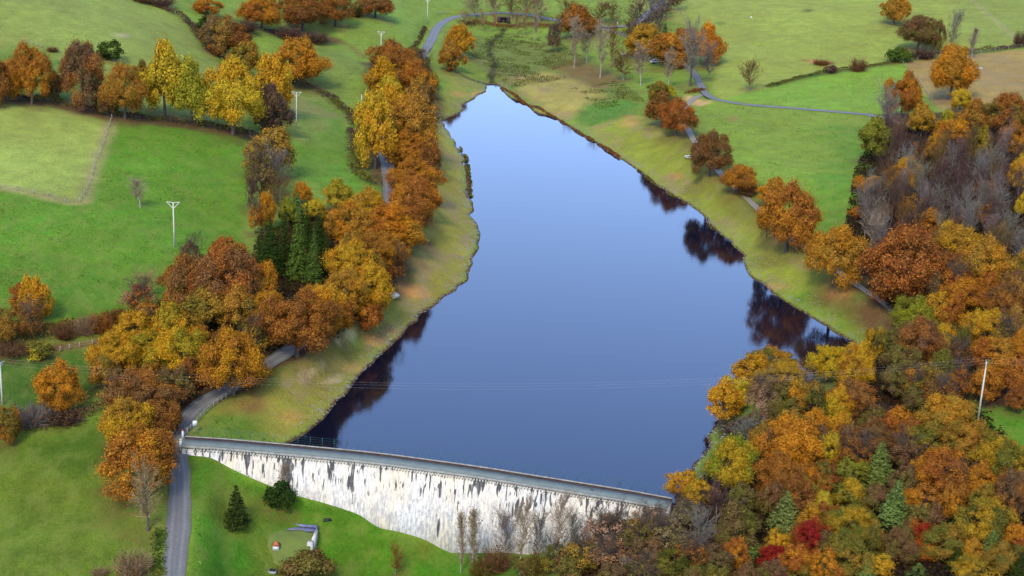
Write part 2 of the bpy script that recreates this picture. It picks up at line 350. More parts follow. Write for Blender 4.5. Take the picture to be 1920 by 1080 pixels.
lowd = ramp(t, math_(t, 'ADD', math_(t, 'MULTIPLY', zz, .055), math_(t, 'MULTIPLY', big, .5)), [(-.0, 1.0), (.30, .25)])
c = mixc(t, math_(t, 'MULTIPLY', wear, math_(t, 'ADD', math_(t, 'MULTIPLY', lowd, .42), .38)), c, (.19, .185, .17))
na = noise(t, coords(t, 'Object', (.55, .55, .012)), 1.0, 2, .5); nb = noise(t, coords(t, 'Object', (2.1, 2.1, .02)), 1.0, 2, .5); dz = math_(t, 'SUBTRACT', 2.2, zz)
jig = math_(t, 'MULTIPLY', math_(t, 'SUBTRACT', fine, .5), .10)
def drip(n, th, ln):
    e = math_(t, 'SUBTRACT', math_(t, 'MULTIPLY', math_(t, 'SUBTRACT', math_(t, 'ADD', n, jig), th), ln), dz)
    return ramp(t, math_(t, 'MULTIPLY', e, .5), [(0.0, 0.0), (.45, 1.0)])
dr = math_(t, 'MAXIMUM', drip(na, .575, 70.0), math_(t, 'MULTIPLY', drip(nb, .52, 40.0), ramp(t, na, [(.38, 0.0), (.47, 1.0)])))
c = mixc(t, math_(t, 'MULTIPLY', dr, ramp(t, stf, [(.30, .70), (.5, 1.0)])), c, (.035, .034, .03))
ochre = math_(t, 'MULTIPLY', ramp(t, stf, [(.5, 0.0), (.56, .6)]), ramp(t, zz, [(0, 0.0), (1, 1.0)]))
t.links.new(c, b.inputs['Base Color']); b.inputs['Roughness'].default_value = .9; bump(t, b, fine, .7, .12)
# walkway
m, t, b = new_mat('walkway'); M['walkway'] = m; o = coords(t); n1 = noise(t, o, .7, 5, .65)
t.links.new(mixc(t, n1, lin((88, 100, 90)), lin((142, 150, 136))), b.inputs['Base Color']); b.inputs['Roughness'].default_value = .85
GRP = {}

# ------------------------------------------------------------------ object helpers
def mesh_np(name, V, F, mats, n=4):
    me = bpy.data.meshes.new(name); V = np.asarray(V, np.float32); F = np.asarray(F, np.int32)
    me.vertices.add(len(V)); me.vertices.foreach_set('co', V.ravel())
    me.loops.add(F.size); me.loops.foreach_set('vertex_index', F.ravel())
    me.polygons.add(len(F)); me.polygons.foreach_set('loop_start', np.arange(0, F.size, n, dtype=np.int32)); me.polygons.foreach_set('loop_total', np.full(len(F), n, np.int32))
    me.update(calc_edges=True)
    for q in (mats if isinstance(mats, list) else [mats]): me.materials.append(q)
    return me
def link(name, me, parent=None):
    o = bpy.data.objects.new(name, me); COL.objects.link(o); o.parent = parent; return o
def tag(o, label=None, cat=None, group=None, kind=None):
    if label: o['label'] = label
    if cat: o['category'] = cat
    if group: o['group'] = group
    if kind: o['kind'] = kind
    return o
def thing(name, label, cat, loc=(0, 0, 0), group=None, rz=0):
    o = bpy.data.objects.new(name, None); COL.objects.link(o); o.location = loc; o.rotation_euler = (0, 0, rz); o.empty_display_size = .5
    return tag(o, label, cat, group)
class MB:
    """collects quads (boxes, tubes, strips) for one mesh"""
    def __init__(s): s.V = []; s.F = []; s.n = 0
    def add(s, V, F): s.V.append(np.asarray(V, float)); s.F.append(np.asarray(F) + s.n); s.n += len(V)
    def box(s, c, size, rz=0, top=1.0):
        x, y, z = size[0] / 2, size[1] / 2, size[2] / 2; V = []
        for k, f in ((-1, 1), (1, top)):
            for (a, b_) in ((-1, -1), (1, -1), (1, 1), (-1, 1)): V.append((a * x * f, b_ * y * f, k * z))
        V = np.array(V); cr, sr = math.cos(rz), math.sin(rz); V = np.stack([V[:, 0] * cr - V[:, 1] * sr, V[:, 0] * sr + V[:, 1] * cr, V[:, 2]], 1) + np.array(c)
        s.add(V, [(3, 2, 1, 0), (4, 5, 6, 7), (0, 1, 5, 4), (1, 2, 6, 5), (2, 3, 7, 6), (3, 0, 4, 7)])
    def tube(s, p0, p1, r0, r1, n=5, cap=False):
        p0 = np.array(p0, float); p1 = np.array(p1, float); d = p1 - p0; L = np.linalg.norm(d)
        if L < 1e-6: return
        d /= L; a = np.cross(d, (0, 0, 1) if abs(d[2]) < .9 else (1, 0, 0)); a /= np.linalg.norm(a); b_ = np.cross(d, a)
        th = np.arange(n) * 2 * math.pi / n; ring = np.cos(th)[:, None] * a + np.sin(th)[:, None] * b_
        V = np.vstack([p0 + ring * r0, p1 + ring * r1]); F = [(i, (i + 1) % n, n + (i + 1) % n, n + i) for i in range(n)]
        s.add(V, F)
        if cap: s.add(np.vstack([p1 + ring * r1, [p1]]), [(i, (i + 1) % n, n, n) for i in range(n)] if False else [(0, 1, 2, 3)] if n == 4 else [(i, (i + 1) % n, n, i) for i in range(0)] or np.zeros((0, 4), int))
    def mesh(s, name, mat): return mesh_np(name, np.vstack(s.V), np.vstack([f for f in s.F if len(f)]), mat)

# ------------------------------------------------------------------ ground sheet with land cover
LAND = np.empty(GX.shape + (3,)); LAND[:] = lin((112, 152, 62))
EX = np.zeros(GX.shape + (3,)); EX[..., 2] = np.clip(np.where(dl > -1, dl, 0) / 6, 0, 1)
def paint(px, col, soft=3.0, tan=None, litter=None, world=None, k=1.0):
    P = np.array(world if world is not None else wpoly(px)); bx = (GX > P[:, 0].min() - 20) & (GX < P[:, 0].max() + 20) & (GY > P[:, 1].min() - 20) & (GY < P[:, 1].max() + 20)
    X = GX[bx]; Y = GY[bx]; d, _ = seg_dist(X, Y, P, True); d = np.where(inside(X, Y, P), -d, d) + (vnoise(X, Y, 7) - .5) * soft * .9
    a = (1 - smooth(-soft / 2, soft / 2, d)) * k
    LAND[bx] = LAND[bx] * (1 - a[:, None]) + np.array(lin(col)) * a[:, None]
    if tan is not None: EX[bx, 0] = EX[bx, 0] * (1 - a) + tan * a
    if litter is not None: EX[bx, 1] = EX[bx, 1] * (1 - a) + litter * a
def line_paint(px, col, width, soft=1.5, k=1.0, tan=None, litter=None):
    c = resample(wpoly(px), 2.0); bx = (GX > c[:, 0].min() - 12) & (GX < c[:, 0].max() + 12) & (GY > c[:, 1].min() - 12) & (GY < c[:, 1].max() + 12)
    d, _ = seg_dist(GX[bx], GY[bx], c); a = (1 - smooth(width / 2 - soft / 2, width / 2 + soft, d + (vnoise(GX[bx], GY[bx], 4) - .5) * 1.2)) * k
    LAND[bx] = LAND[bx] * (1 - a[:, None]) + np.array(lin(col)) * a[:, None]
    if litter is not None: EX[bx, 1] = np.maximum(EX[bx, 1], litter * a)
paint([(-60,-60),(240,-60),(330,20),(420,130),(400,225),(190,205),(-60,180)], (128,158,80), 6)
paint([(-60,95),(60,95),(160,120),(220,175),(190,206),(-60,180)], (82,132,56), 10)
paint([(290,-60),(800,-60),(820,30),(780,110),(700,110),(650,200),(520,140),(430,110),(330,20)], (112,156,62), 8)
paint([(520,100),(600,80),(690,120),(640,200),(560,165)], (108,140,66), 14)
paint([(-60,180),(0,188),(208,220),(180,300),(150,374),(0,348),(-60,338)], (142,174,90), 2)
paint([(212,222),(330,232),(480,255),(470,330),(452,460),(330,560),(200,615),(90,622),(-60,605),(-60,345),(0,356),(152,382)], (84,144,40), 2.5)
paint([(-60,470),(150,500),(320,520),(200,610),(-60,600)], (76,132,40), 20)
paint([(490,150),(560,165),(640,215),(668,320),(700,372),(600,362),(540,290),(470,270)], (88,144,46), 4)
paint([(490,150),(560,165),(630,215),(560,262),(500,200)], (128,146,84), 12)
paint([(-60,660),(0,665),(100,655),(215,640),(215,690),(180,740),(60,790),(-60,800)], (60,108,38), 3)
line_paint([(-40,668),(60,655),(140,648),(230,632),(300,600)], (110,78,62), 2.4)
paint([(-60,850),(60,812),(190,782),(210,870),(240,930),(300,1000),(308,1180),(-60,1180)], (88,124,38), 3)
paint([(150,800),(195,790),(215,870),(180,900),(60,860)], (66,112,30), 14)
paint([(345,842),(385,855),(520,920),(680,955),(760,1000),(880,1028),(1000,1045),(1000,1180),(345,1180),(352,1000),(348,900)], (58,128,28), 2)
paint([(350,880),(430,900),(500,960),(470,1010),(400,980)], (92,118,44), 10)
paint([(480,1020),(560,1010),(600,1040),(560,1120),(450,1120)], (112,132,50), 5, k=.6)
paint([(850,150),(915,165),(880,195),(835,222),(832,240),(870,300),(880,380),(897,430),(885,500),(860,545),(790,592),(700,680),(600,788),(536,832),(345,824),(375,790),(450,740),(540,690),(640,640),(740,560),(790,450),(820,330),(812,200)], (142, 148, 66), 4, tan=.7)
paint([(350,820),(380,785),(470,775),(500,829),(440,829)], (84,130,42), 8, tan=.1)
paint([(830,130),(915,165),(840,222),(815,260)], (128,150,68), 8, tan=.3)
paint([(860,60),(930,70),(1050,80),(1140,130),(1200,180),(1130,220),(1050,225),(985,195),(930,160),(880,120)], (100,124,56), 8, tan=.15)
paint([(968,145),(1040,135),(1120,160),(1110,200),(1070,222),(1010,205)], (160,160,92), 8, tan=.7)
paint([(1080,215),(1130,190),(1190,190),(1200,215),(1130,245),(1090,240)], (74,140,52), 6, tan=0)
paint([(1100,240),(1200,215),(1290,260),(1350,350),(1430,430),(1530,520),(1650,610),(1650,660),(1600,645),(1500,582),(1400,508),(1340,430),(1195,318),(1120,272)], (132, 156, 56), 4, tan=.55)
paint([(1530,520),(1640,600),(1650,650),(1600,640),(1520,590),(1480,550)], (98,142,44), 8, tan=.2)
paint([(1180,20),(1270,-60),(1980,-60),(1980,80),(1840,100),(1690,116),(1520,140),(1350,190),(1330,150),(1340,60)], (136,164,76), 4)
paint([(1780,-60),(1980,-60),(1980,60),(1900,80),(1830,95),(1800,40)], (126,156,78), 10)
paint([(1300,188),(1400,200),(1630,218),(1650,290),(1600,420),(1545,440),(1450,370),(1345,290)], (116,158,56), 4)
paint([(1560,240),(1640,240),(1640,300),(1600,420),(1550,440),(1520,400)], (86,148,46), 14)
paint([(1360,186),(1440,165),(1520,142),(1692,118),(1748,192),(1700,216),(1600,209),(1420,194)], (112,168,60), 2.5)
paint([(1698,117),(1820,102),(1980,85),(1980,195),(1770,208),(1745,188)], (158,140,90), 2.5, tan=.55)
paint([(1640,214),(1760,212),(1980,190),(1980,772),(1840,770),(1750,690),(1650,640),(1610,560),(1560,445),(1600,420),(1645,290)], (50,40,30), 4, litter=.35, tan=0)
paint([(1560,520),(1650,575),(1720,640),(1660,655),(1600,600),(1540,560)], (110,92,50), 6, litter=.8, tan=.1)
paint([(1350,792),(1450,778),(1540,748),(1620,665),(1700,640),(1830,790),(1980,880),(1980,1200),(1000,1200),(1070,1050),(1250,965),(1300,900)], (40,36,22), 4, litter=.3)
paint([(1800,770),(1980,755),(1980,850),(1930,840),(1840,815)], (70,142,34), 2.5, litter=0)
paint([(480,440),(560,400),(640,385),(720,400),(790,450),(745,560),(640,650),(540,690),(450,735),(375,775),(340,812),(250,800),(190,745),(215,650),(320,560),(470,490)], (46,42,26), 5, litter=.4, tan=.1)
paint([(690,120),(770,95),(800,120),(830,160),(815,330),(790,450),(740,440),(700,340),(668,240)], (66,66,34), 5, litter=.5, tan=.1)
line_paint([(1230,225),(1290,255),(1345,320),(1420,395),(1500,460),(1580,535)], (112,104,52), 7, 4, .55, litter=.75)
line_paint([(0,352),(60,362),(150,380),(165,345),(190,280),(210,224)], (152,156,112), 2.6, 1.5, .8)
line_paint([(0,188),(100,192),(200,216),(340,232),(430,246),(480,255)], (84,66,44), 7, 3, .9, litter=.6)
line_paint([(1440,162),(1510,145),(1600,130),(1690,116),(1760,107),(1920,88)], (60,84,46), 3, 2, .7)
line_paint([(1810,-10),(1850,25),(1890,60),(1905,75)], (150,164,110), 1.6, 1, .8)
line_paint([(385,95),(402,112),(412,128),(415,145)], (150,150,100), 1.2, 1, .7)
line_paint([(540,985),(640,1000),(660,1040),(650,1100)], (74,122,36), 5, 3, .5)
line_paint([(855,135),(885,150),(912,160)], (50,70,38), 2.2, 1, .7)
line_paint([(945,55),(938,66),(922,80),(918,100),(928,118),(922,135),(922,158)], (40,42,34), 1.8, 1, .9)
for ln in ([(563,710),(585,698),(607,682)],[(633,642),(650,632),(663,618)],[(610,720),(640,700)]): line_paint(ln, (206, 194, 164), .7, .8, .8)
line_paint([(530,66),(563,66),(610,76)], (62,48,48), 9, 5, .8, litter=.4)
line_paint([(620,72),(660,88),(680,108)], (110,84,56), 2.5, 2, .6)
paint([(1505,113),(1540,112),(1565,118),(1540,124)], (120,66,44), 3)
paint([(1040,118),(1090,112),(1150,150),(1120,165),(1050,140)], (120,110,62), 8, litter=.5)
paint([(1290,178),(1330,190),(1310,200),(1285,196)], (196,176,130), 3)
for cx_, cy_, wx_ in [(905,190,34),(1090,105,60),(1165,185,40)]: pass
for (cx_, cy_, rx, ry, c) in [(700,640,22,9,(214,158,104)),(775,548,22,8,(220,160,104)),(705,780,0,0,None),(640,690,26,9,(190,150,96)),(548,782,18,10,(186,150,92)),(790,520,0,0,None),
        (1465,450,16,6,(200,160,104)),(1460,538,24,5,(196,150,88)),(1580,552,24,5,(206,150,92)),(1240,165,0,0,None),(230,66,14,5,(176,172,150)),(1525,116,12,4,(206,160,110)),
        (1795,1036,0,0,None),(900,180,18,7,(186,160,100)),(795,1028,12,6,(128,70,34)),(860,175,16,7,(170,140,90)),(1180,225,18,14,(180,150,92)),(1115,275,0,0,None),(1270,330,12,5,(190,140,92)),(470,762,30,9,(150,120,74)),(1375,222,12,5,(150,130,84)),(1515,20,5,2,(70,90,40)),(1350,45,14,4,(78,120,50))]:
    if c: paint([(cx_ + rx * math.cos(a), cy_ + ry * math.sin(a)) for a in np.linspace(0, 6.28, 9)[:-1]], c, 3.5, k=.75)

# ------------------------------------------------------------------ mesh makers for plants
def leaf_quads(P, Nn, size, rs, aspect=.75):
    n = len(P); Nn = Nn + rs.normal(0, .45, (n, 3)); Nn /= np.linalg.norm(Nn, axis=1, keepdims=True) + 1e-9
    a = np.cross(Nn, rs.normal(0, 1, (n, 3))); a /= np.linalg.norm(a, axis=1, keepdims=True) + 1e-9; b_ = np.cross(Nn, a)
    s = size * rs.uniform(.6, 1.3, (n, 1)); a = a * s; b_ = b_ * s * aspect
    V = np.stack([P - a * .5, P + b_ * .5 + a * .05, P + a * .55, P - b_ * .5 - a * .05], 1).reshape(-1, 3)
    return V, np.arange(4 * n).reshape(n, 4)
def crown_mesh(name, seed, r, a, nlobe, nleaf, size, hc, lobe_r=.34, low=-.75, flat=1.0):
    rs = np.random.RandomState(seed); C = []
    rads = []
    for i in range(nlobe):
        for _ in range(40):
            v = rs.normal(0, 1, 3); v /= np.linalg.norm(v)
            if v[2] < low: continue
            q = v * rs.uniform(.45, .84)
            if all(np.linalg.norm(q - c) > (.30 if nlobe < 50 else .23) for c in C): break
        C.append(q); rads.append(lobe_r * rs.choice([.62, .8, 1.0, 1.45]))
    C = np.array(C); rads = np.array(rads)
    skew = 1 + .16 * np.sin(np.arctan2(C[:, 1], C[:, 0]) * 2 + rs.uniform(0, 6)); C[:, :2] *= skew[:, None]
    wgt = rads ** 2; k = rs.choice(nlobe, nleaf, p=wgt / wgt.sum()); v = rs.normal(0, 1, (nleaf, 3)); v /= np.linalg.norm(v, axis=1, keepdims=True)
    outw = C[k] / (np.linalg.norm(C[k], axis=1, keepdims=True) + 1e-9); v += outw * .55 + np.array([0, 0, .25]); v /= np.linalg.norm(v, axis=1, keepdims=True)
    wob = 1 + .22 * np.sin(v[:, 0] * 7 + k) * np.cos(v[:, 2] * 8 + k * 2)
    P = C[k] + v * (rads[k] * (rs.uniform(.35, 1.15, nleaf) ** .7) * wob)[:, None] * np.array([1, 1, flat])
    stray = rs.rand(nleaf) < .10; P[stray] *= rs.uniform(1.02, 1.22, (stray.sum(), 1))
    zt = np.clip(P[:, 2], -1, 1); env = 1.06 - .22 * np.clip(zt, 0, 1) ** 2 - .10 * np.clip(-zt - .4, 0, 1); ang = np.arctan2(P[:, 1], P[:, 0]); ph = rs.uniform(0, 6, 3)
    env = env * (1 + .08 * np.sin(2 * ang + ph[0]) + .07 * np.sin(3 * ang + 2.5 * zt + ph[1]) + .05 * np.sin(5 * ang - 3 * zt + ph[2])); P[:, :2] *= env[:, None]
    inn = P * np.array([r, r, a]); inn[:, 2] += hc
    inn[:, 2] = np.where(inn[:, 2] < .4, .4 + rs.uniform(0, .5, nleaf), inn[:, 2])
    Nn = v * np.array([1 / r, 1 / r, 1 / a]); Nn /= np.linalg.norm(Nn, axis=1, keepdims=True)
    V, F = leaf_quads(inn, Nn, size, rs)
    C3 = C * np.array([r, r, a]); C3[:, 2] += hc
    return mesh_np(name, V, F, M['leaves']), C3
def trunk_mesh(name, seed, H, C3, rad, mat='bark'):
    rs = np.random.RandomState(seed); mb = MB(); top = np.array([rs.normal(0, .2), rs.normal(0, .2), H * .55]); mid = np.array([rs.normal(0, .12), rs.normal(0, .12), H * .28])
    mb.tube((0, 0, -1.2), (0, 0, .3), rad * 1.5, rad * 1.15, 8); mb.tube((0, 0, .3), mid, rad * 1.15, rad * .85, 8); mb.tube(mid, top, rad * .85, rad * .5, 7)
    mb.tube(top, top + np.array([0, 0, H * .3]), rad * .5, rad * .12, 5)
    for c in C3[rs.permutation(len(C3))[:12]]:
        t0 = rs.uniform(.2, 1); s = mid + (top - mid) * t0; e = np.array(c); m_ = s * .5 + e * .5 + np.array([0, 0, H * .03])
        mb.tube(s, m_, rad * .32, rad * .2, 5); mb.tube(m_, e, rad * .2, rad * .05, 4)
    return mb.mesh(name, M[mat])
def bare_meshes(name, seed, H, R, nprim=34, shape='oval', trunk_r=.2, clear=.22, leaves=0, bark='bark', twig=.022, up=.55):
    rs = np.random.RandomState(seed); tr = MB(); br = MB(); pts = [np.array([0, 0, -1.0])]; n = 8
    for i in range(1, n + 1): pts.append(np.array([pts[-1][0] + rs.normal(0, .012 * H), pts[-1][1] + rs.normal(0, .012 * H), H * i / n * .97]))
    rr = lambda z: trunk_r * (1 - .93 * max(z, 0) / H)
    for i in range(n): tr.tube(pts[i], pts[i + 1], rr(pts[i][2]) * (1.4 if i == 0 else 1), rr(pts[i + 1][2]), 7)
    tips = []
    def at(z):
        k = min(max(int(z / H * n / .97), 0), n - 1); a = pts[k]; b_ = pts[k + 1]; f = (z - a[2]) / (b_[2] - a[2]); return a + (b_ - a) * f
    for i in range(nprim):
        f = clear + (1 - clear) * (i + rs.uniform(0, 1)) / nprim * .96; z = f * H; g = (f - clear) / (1 - clear)
        env = {'oval': math.sin(math.pi * min(max(g * .86 + .14, 0), 1)) ** .7, 'tall': .75 * math.sin(math.pi * (g * .9 + .08)) ** .5, 'spread': (1 - g) ** .35 * (.6 + .4 * g)}[shape]
        L = R * env * rs.uniform(.75, 1.1) + .25; th = rs.uniform(0, 6.283); el = up + .5 * g + rs.normal(0, .12)
        d = np.array([math.cos(th) * math.cos(el), math.sin(th) * math.cos(el), math.sin(el)]); L3 = L / max(math.cos(el), .35)
        s = at(z); q0 = max(.03, rr(z) * .45); p = s; dd = d.copy(); segs = 4
        for k in range(segs):
            e = p + dd * L3 / segs; r0 = q0 * (1 - k / segs) + twig * .9; r1 = q0 * (1 - (k + 1) / segs) + twig * .9; br.tube(p, e, r0, r1, 4)
            for j in range(2):
                d2 = dd + rs.normal(0, .55, 3) + np.array([0, 0, .15]); d2 /= np.linalg.norm(d2); l2 = L3 * .34 * rs.uniform(.6, 1.2); s2 = p + (e - p) * rs.uniform(.3, 1); e2 = s2 + d2 * l2
                br.tube(s2, e2, twig * 1.5, twig * .9, 3)
                for m_ in range(5):
                    d3 = d2 + rs.normal(0, .6, 3) + np.array([0, 0, .2]); d3 /= np.linalg.norm(d3); s3 = s2 + (e2 - s2) * rs.uniform(.25, 1); e3 = s3 + d3 * l2 * rs.uniform(.4, .9)
                    br.tube(s3, e3, twig, twig * .5, 3); tips.append((s3 + e3) / 2); tips.append(e3)
            p = e; dd = dd + rs.normal(0, .16, 3) + np.array([0, 0, .04]); dd /= np.linalg.norm(dd)
    lf = None
    if leaves:
        T = np.array(tips); k = rs.randint(0, len(T), leaves); P = T[k] + rs.normal(0, .22, (leaves, 3)); Nn = P - np.array([0, 0, H * .5]); Nn /= np.linalg.norm(Nn, axis=1, keepdims=True)
        V, F = leaf_quads(P, Nn + np.array([0, 0, .5]), .34, rs); lf = mesh_np(name + '_leaves', V, F, M['leaves'])
    return tr.mesh(name + '_trunk', M[bark]), br.mesh(name + '_branches', M['twigs']), lf
def spruce_meshes(name, seed, H, R, dens=1.0, droop=.35, gap=.0):
    rs = np.random.RandomState(seed); Vs = []; Fs = []; n = 0; nl = int(30 * dens); P = []; Nn = []
    tr = MB(); tr.tube((0, 0, -1), (0, 0, H * .97), R * .07, .03, 6)
    for i in range(nl):
        g = (i + rs.uniform(0, .6)) / nl; z = H * (.07 + .93 * g); L = R * (1 - g) ** .85 * rs.uniform(.82, 1.12) + .12; nb = max(5, int(13 * (1 - g) + 4))
        for j in range(nb):
            th = 6.283 * j / nb + rs.uniform(0, .5); Lj = L * rs.uniform(.75, 1.12)
            if rs.rand() < gap: continue
            m_ = max(4, int(26 * Lj / 2)); s = rs.uniform(.12, 1, m_); wdt = rs.normal(0, .16, m_) * Lj * (1.1 - s * .6)
            x = math.cos(th) * s * Lj - math.sin(th) * wdt; y = math.sin(th) * s * Lj + math.cos(th) * wdt; zz_ = z - droop * Lj * s ** 1.5 + .12 * Lj * s ** 4 - np.abs(wdt) * .25
            P.append(np.stack([x, y, zz_], 1)); nn = np.stack([x * .5, y * .5, np.full(m_, 1.0)], 1); Nn.append(nn / np.linalg.norm(nn, axis=1, keepdims=True))
        tr.tube((0, 0, z), (math.cos(th) * L * .8, math.sin(th) * L * .8, z - droop * L * .6), .05, .02, 3)
    P = np.vstack(P); Nn = np.vstack(Nn); V, F = leaf_quads(P, Nn, .42, rs, .45)
    return tr.mesh(name + '_trunk', M['bark']), mesh_np(name + '_crown', V, F, M['needles'])
def bush_bare(name, seed, R, H, n=260, leaves=500, twig=.02):
    rs = np.random.RandomState(seed); mb = MB(); tips = []
    for i in range(n):
        th = rs.uniform(0, 6.283); q = math.sqrt(rs.rand()) * R * .5; s = np.array([math.cos(th) * q, math.sin(th) * q, -.1]); el = rs.uniform(.35, 1.45); th2 = th + rs.normal(0, .5)
        d = np.array([math.cos(th2) * math.cos(el), math.sin(th2) * math.cos(el), math.sin(el)]); L = rs.uniform(.5, 1) * (H * math.sin(el) + R * .5 * math.cos(el)); e = s + d * L
        mb.tube(s, e, twig * 1.6, twig * .7, 3)
        for j in range(4):
            s3 = s + (e - s) * rs.uniform(.35, 1); d3 = d + rs.normal(0, .5, 3); e3 = s3 + d3 * L * .25; mb.tube(s3, e3, twig, twig * .5, 3); tips.append(e3)
    T = np.array(tips); k = rs.randint(0, len(T), max(leaves, 1)); P = T[k] + rs.normal(0, .15, (len(k), 3)); P[:, 2] = np.maximum(P[:, 2], .1); V, F = leaf_quads(P, np.tile([0, 0, 1.0], (len(k), 1)), .26, rs)
    return mb.mesh(name + '_twigs', M['twigs']), mesh_np(name + '_leaves', V, F, M['leaves'])

PROTO = {}     # kind -> list of dict(parts=[(name, mesh, role)], r, a, hc, mode)
def reg(kind, parts, r, h, hc=None, a=None): PROTO.setdefault(kind, []).append(dict(parts=parts, r=r, h=h, hc=hc, a=a))
for i in range(5):
    r, a = 6.5, 6.2; hc = a * 1.04
    cm, C3 = crown_mesh('crown_large', 10 + i, r, a, 58, 36000, .29, hc, .225); tm = trunk_mesh('trunk_large', i, hc + a, C3, .38)
    reg('D', [('trunk', tm, 'bark'), ('crown', cm, 'leaf')], r * 1.0, 0, hc, a)
for i in range(4):
    r, a = 4.0, 4.4; hc = a * 1.05
    cm, C3 = crown_mesh('crown_medium', 30 + i, r, a, 38, 16000, .29, hc, .26); tm = trunk_mesh('trunk_medium', 20 + i, hc + a, C3, .24)
    reg('M', [('trunk', tm, 'bark'), ('crown', cm, 'leaf')], r, 0, hc, a)
for i in range(3):
    r, a = 2.2, 1.9; hc = a * .85
    cm, C3 = crown_mesh('bush_crown', 50 + i, r, a, 16, 2600, .32, hc, .38); tm = trunk_mesh('bush_stem', 40 + i, hc + a * .6, C3, .09)
    reg('U', [('stem', tm, 'bark'), ('foliage', cm, 'leaf')], r, 0, hc, a)
for i in range(3):
    r, a = 4.5, 4.6; hc = a * 1.2
    cm, C3 = crown_mesh('crown_open', 70 + i, r, a, 34, 3600, .38, hc, .26); tb, bb, _ = bare_meshes('open', 60 + i, 9.6, 4.2, 30, 'oval', .22, .25)
    reg('S', [('trunk', tb, 'bark'), ('branches', bb, 'twigdark'), ('leaves', cm, 'leaf')], r, 0, hc, a)
for i in range(4):
    tb, bb, lf = bare_meshes('bare', 80 + i, 10, 3.6, 40, 'oval', .2, .2, 260, 'grey_bark')
    reg('B', [('trunk', tb, 'bark'), ('branches', bb, 'leaf'), ('leaves', lf, 'leafrust')], 3.6, 10)
for i in range(2):
    tb, bb, lf = bare_meshes('birch', 90 + i, 11, 2.3, 44, 'tall', .15, .3, 220, 'pale_bark', .018, .7)
    reg('W', [('trunk', tb, 'bark'), ('branches', bb, 'twiglight'), ('leaves', lf, 'leaf')], 2.9, 13)
    tb, bb, lf = bare_meshes('poplar', 95 + i, 15, 1.5, 60, 'tall', .16, .12, 700, 'pale_bark', .018, 1.0)
    reg('P', [('trunk', tb, 'bark'), ('branches', bb, 'twiglight'), ('leaves', lf, 'leaf')], 1.9, 18)
    tb, bb, lf = bare_meshes('spreading', 97 + i, 10, 5.2, 44, 'spread', .38, .22, 0, 'bark', .024, .35)
    reg('G', [('trunk', tb, 'bark'), ('branches', bb, 'leaf')], 5.2, 10)
for i in range(2):
    a_, b_ = spruce_meshes('spruce', 100 + i, 14, 3.2); reg('C', [('trunk', a_, 'bark'), ('crown', b_, 'leaf')], 3.2, 14)
    a_, b_ = spruce_meshes('pine', 110 + i, 9, 3.0, .9, .12, .12); reg('N', [('trunk', a_, 'bark'), ('crown', b_, 'leaf')], 3.0, 9)
    a_, b_ = spruce_meshes('young_conifer', 115 + i, 6, 2.2, .8, .2, .1); reg('Y', [('trunk', a_, 'bark'), ('crown', b_, 'leaf')], 2.2, 6)
for i in range(3):
    a_, b_ = bush_bare('scrub', 120 + i, 2.2, 2.8); reg('V', [('twigs', a_, 'leaf'), ('leaves', b_, 'leafrust')], 2.2, 2.8)
KINDS = {'D': ('broadleaf_tree', 'broad tree', 'tree'), 'M': ('broadleaf_tree', 'broad tree', 'tree'), 'U': ('bush', 'leafy bush', 'bush'), 'S': ('broadleaf_tree', 'sparse tree', 'tree'),
    'B': ('bare_tree', 'leafless tree', 'tree'), 'W': ('birch_tree', 'slender birch', 'tree'), 'P': ('poplar_tree', 'slim poplar', 'tree'), 'G': ('bare_tree', 'spreading tree', 'tree'),
    'C': ('spruce_tree', 'pointed spruce', 'tree'), 'N': ('pine_tree', 'pine', 'tree'), 'Y': ('young_conifer', 'small conifer', 'tree'), 'V': ('scrub_bush', 'twiggy bush', 'bush')}
CLR = {'ru': ('rust', (166,102,42)), 'rb': ('reddish brown', (136,88,44)), 'or': ('orange', (200,130,36)), 'am': ('amber', (174,126,48)), 'go': ('golden', (202,150,38)), 'ye': ('yellow', (200,172,48)),
    'yg': ('yellow green', (140,138,42)), 'ol': ('olive', (114,108,44)), 'br': ('brown', (122,92,58)), 'ta': ('tan', (166,138,98)), 'cr': ('crimson', (150,38,30)), 'gr': ('green', (84,102,38)),
    'dg': ('dark green', (54,68,26)), 'bg': ('blue green', (112,128,58)), 'gy': ('grey', (132,122,108)), 'pu': ('dull brown', (96,76,66)), 'pk': ('pinkish tan', (182,138,108))}
TINT = {'ru': 'or', 'rb': 'ru', 'or': 'am', 'am': 'ol', 'go': 'ye', 'ye': 'yg', 'yg': 'ol', 'ol': 'am', 'br': 'ol', 'ta': 'ol', 'cr': 'ru', 'gr': 'ol', 'dg': 'gr', 'bg': 'gr', 'gy': 'ta', 'pu': 'br', 'pk': 'ta'}
LEAFG = 1.8
rng = random.Random(3)
ORD = ['', 'first', 'second', 'third', 'fourth', 'fifth', 'sixth', 'seventh', 'eighth', 'ninth', 'tenth', 'eleventh', 'twelfth', 'thirteenth', 'fourteenth']
def fit(kind, cx, cy, wpx, hpx):
    pr = PROTO[kind][0]; P = hit(cx, cy); off = 0
    for _ in range(4):
        dep = float((P - CAMP) @ _f) ; s = FPX / dep; v = P - CAMP; ph = math.atan2(-v[2], math.hypot(v[0], v[1])); r = wpx / 2 / s
        if pr['a']:
            a = math.sqrt(max(((hpx / 2 / s) ** 2 - (r * math.sin(ph)) ** 2) / math.cos(ph) ** 2, (.55 * r) ** 2)); off = pr['hc'] / pr['a'] * a; sz = a / pr['a']
        else:
            Ht = max(hpx / s - r * math.sin(ph) * .6, .3 * hpx / s) / math.cos(ph); off = Ht * .5; sz = Ht / pr['h']
        P = hit(cx, cy, off)
    return np.array([P[0], P[1], float(gz(P[0], P[1]))]), r / pr['r'], sz, r
TREES = []
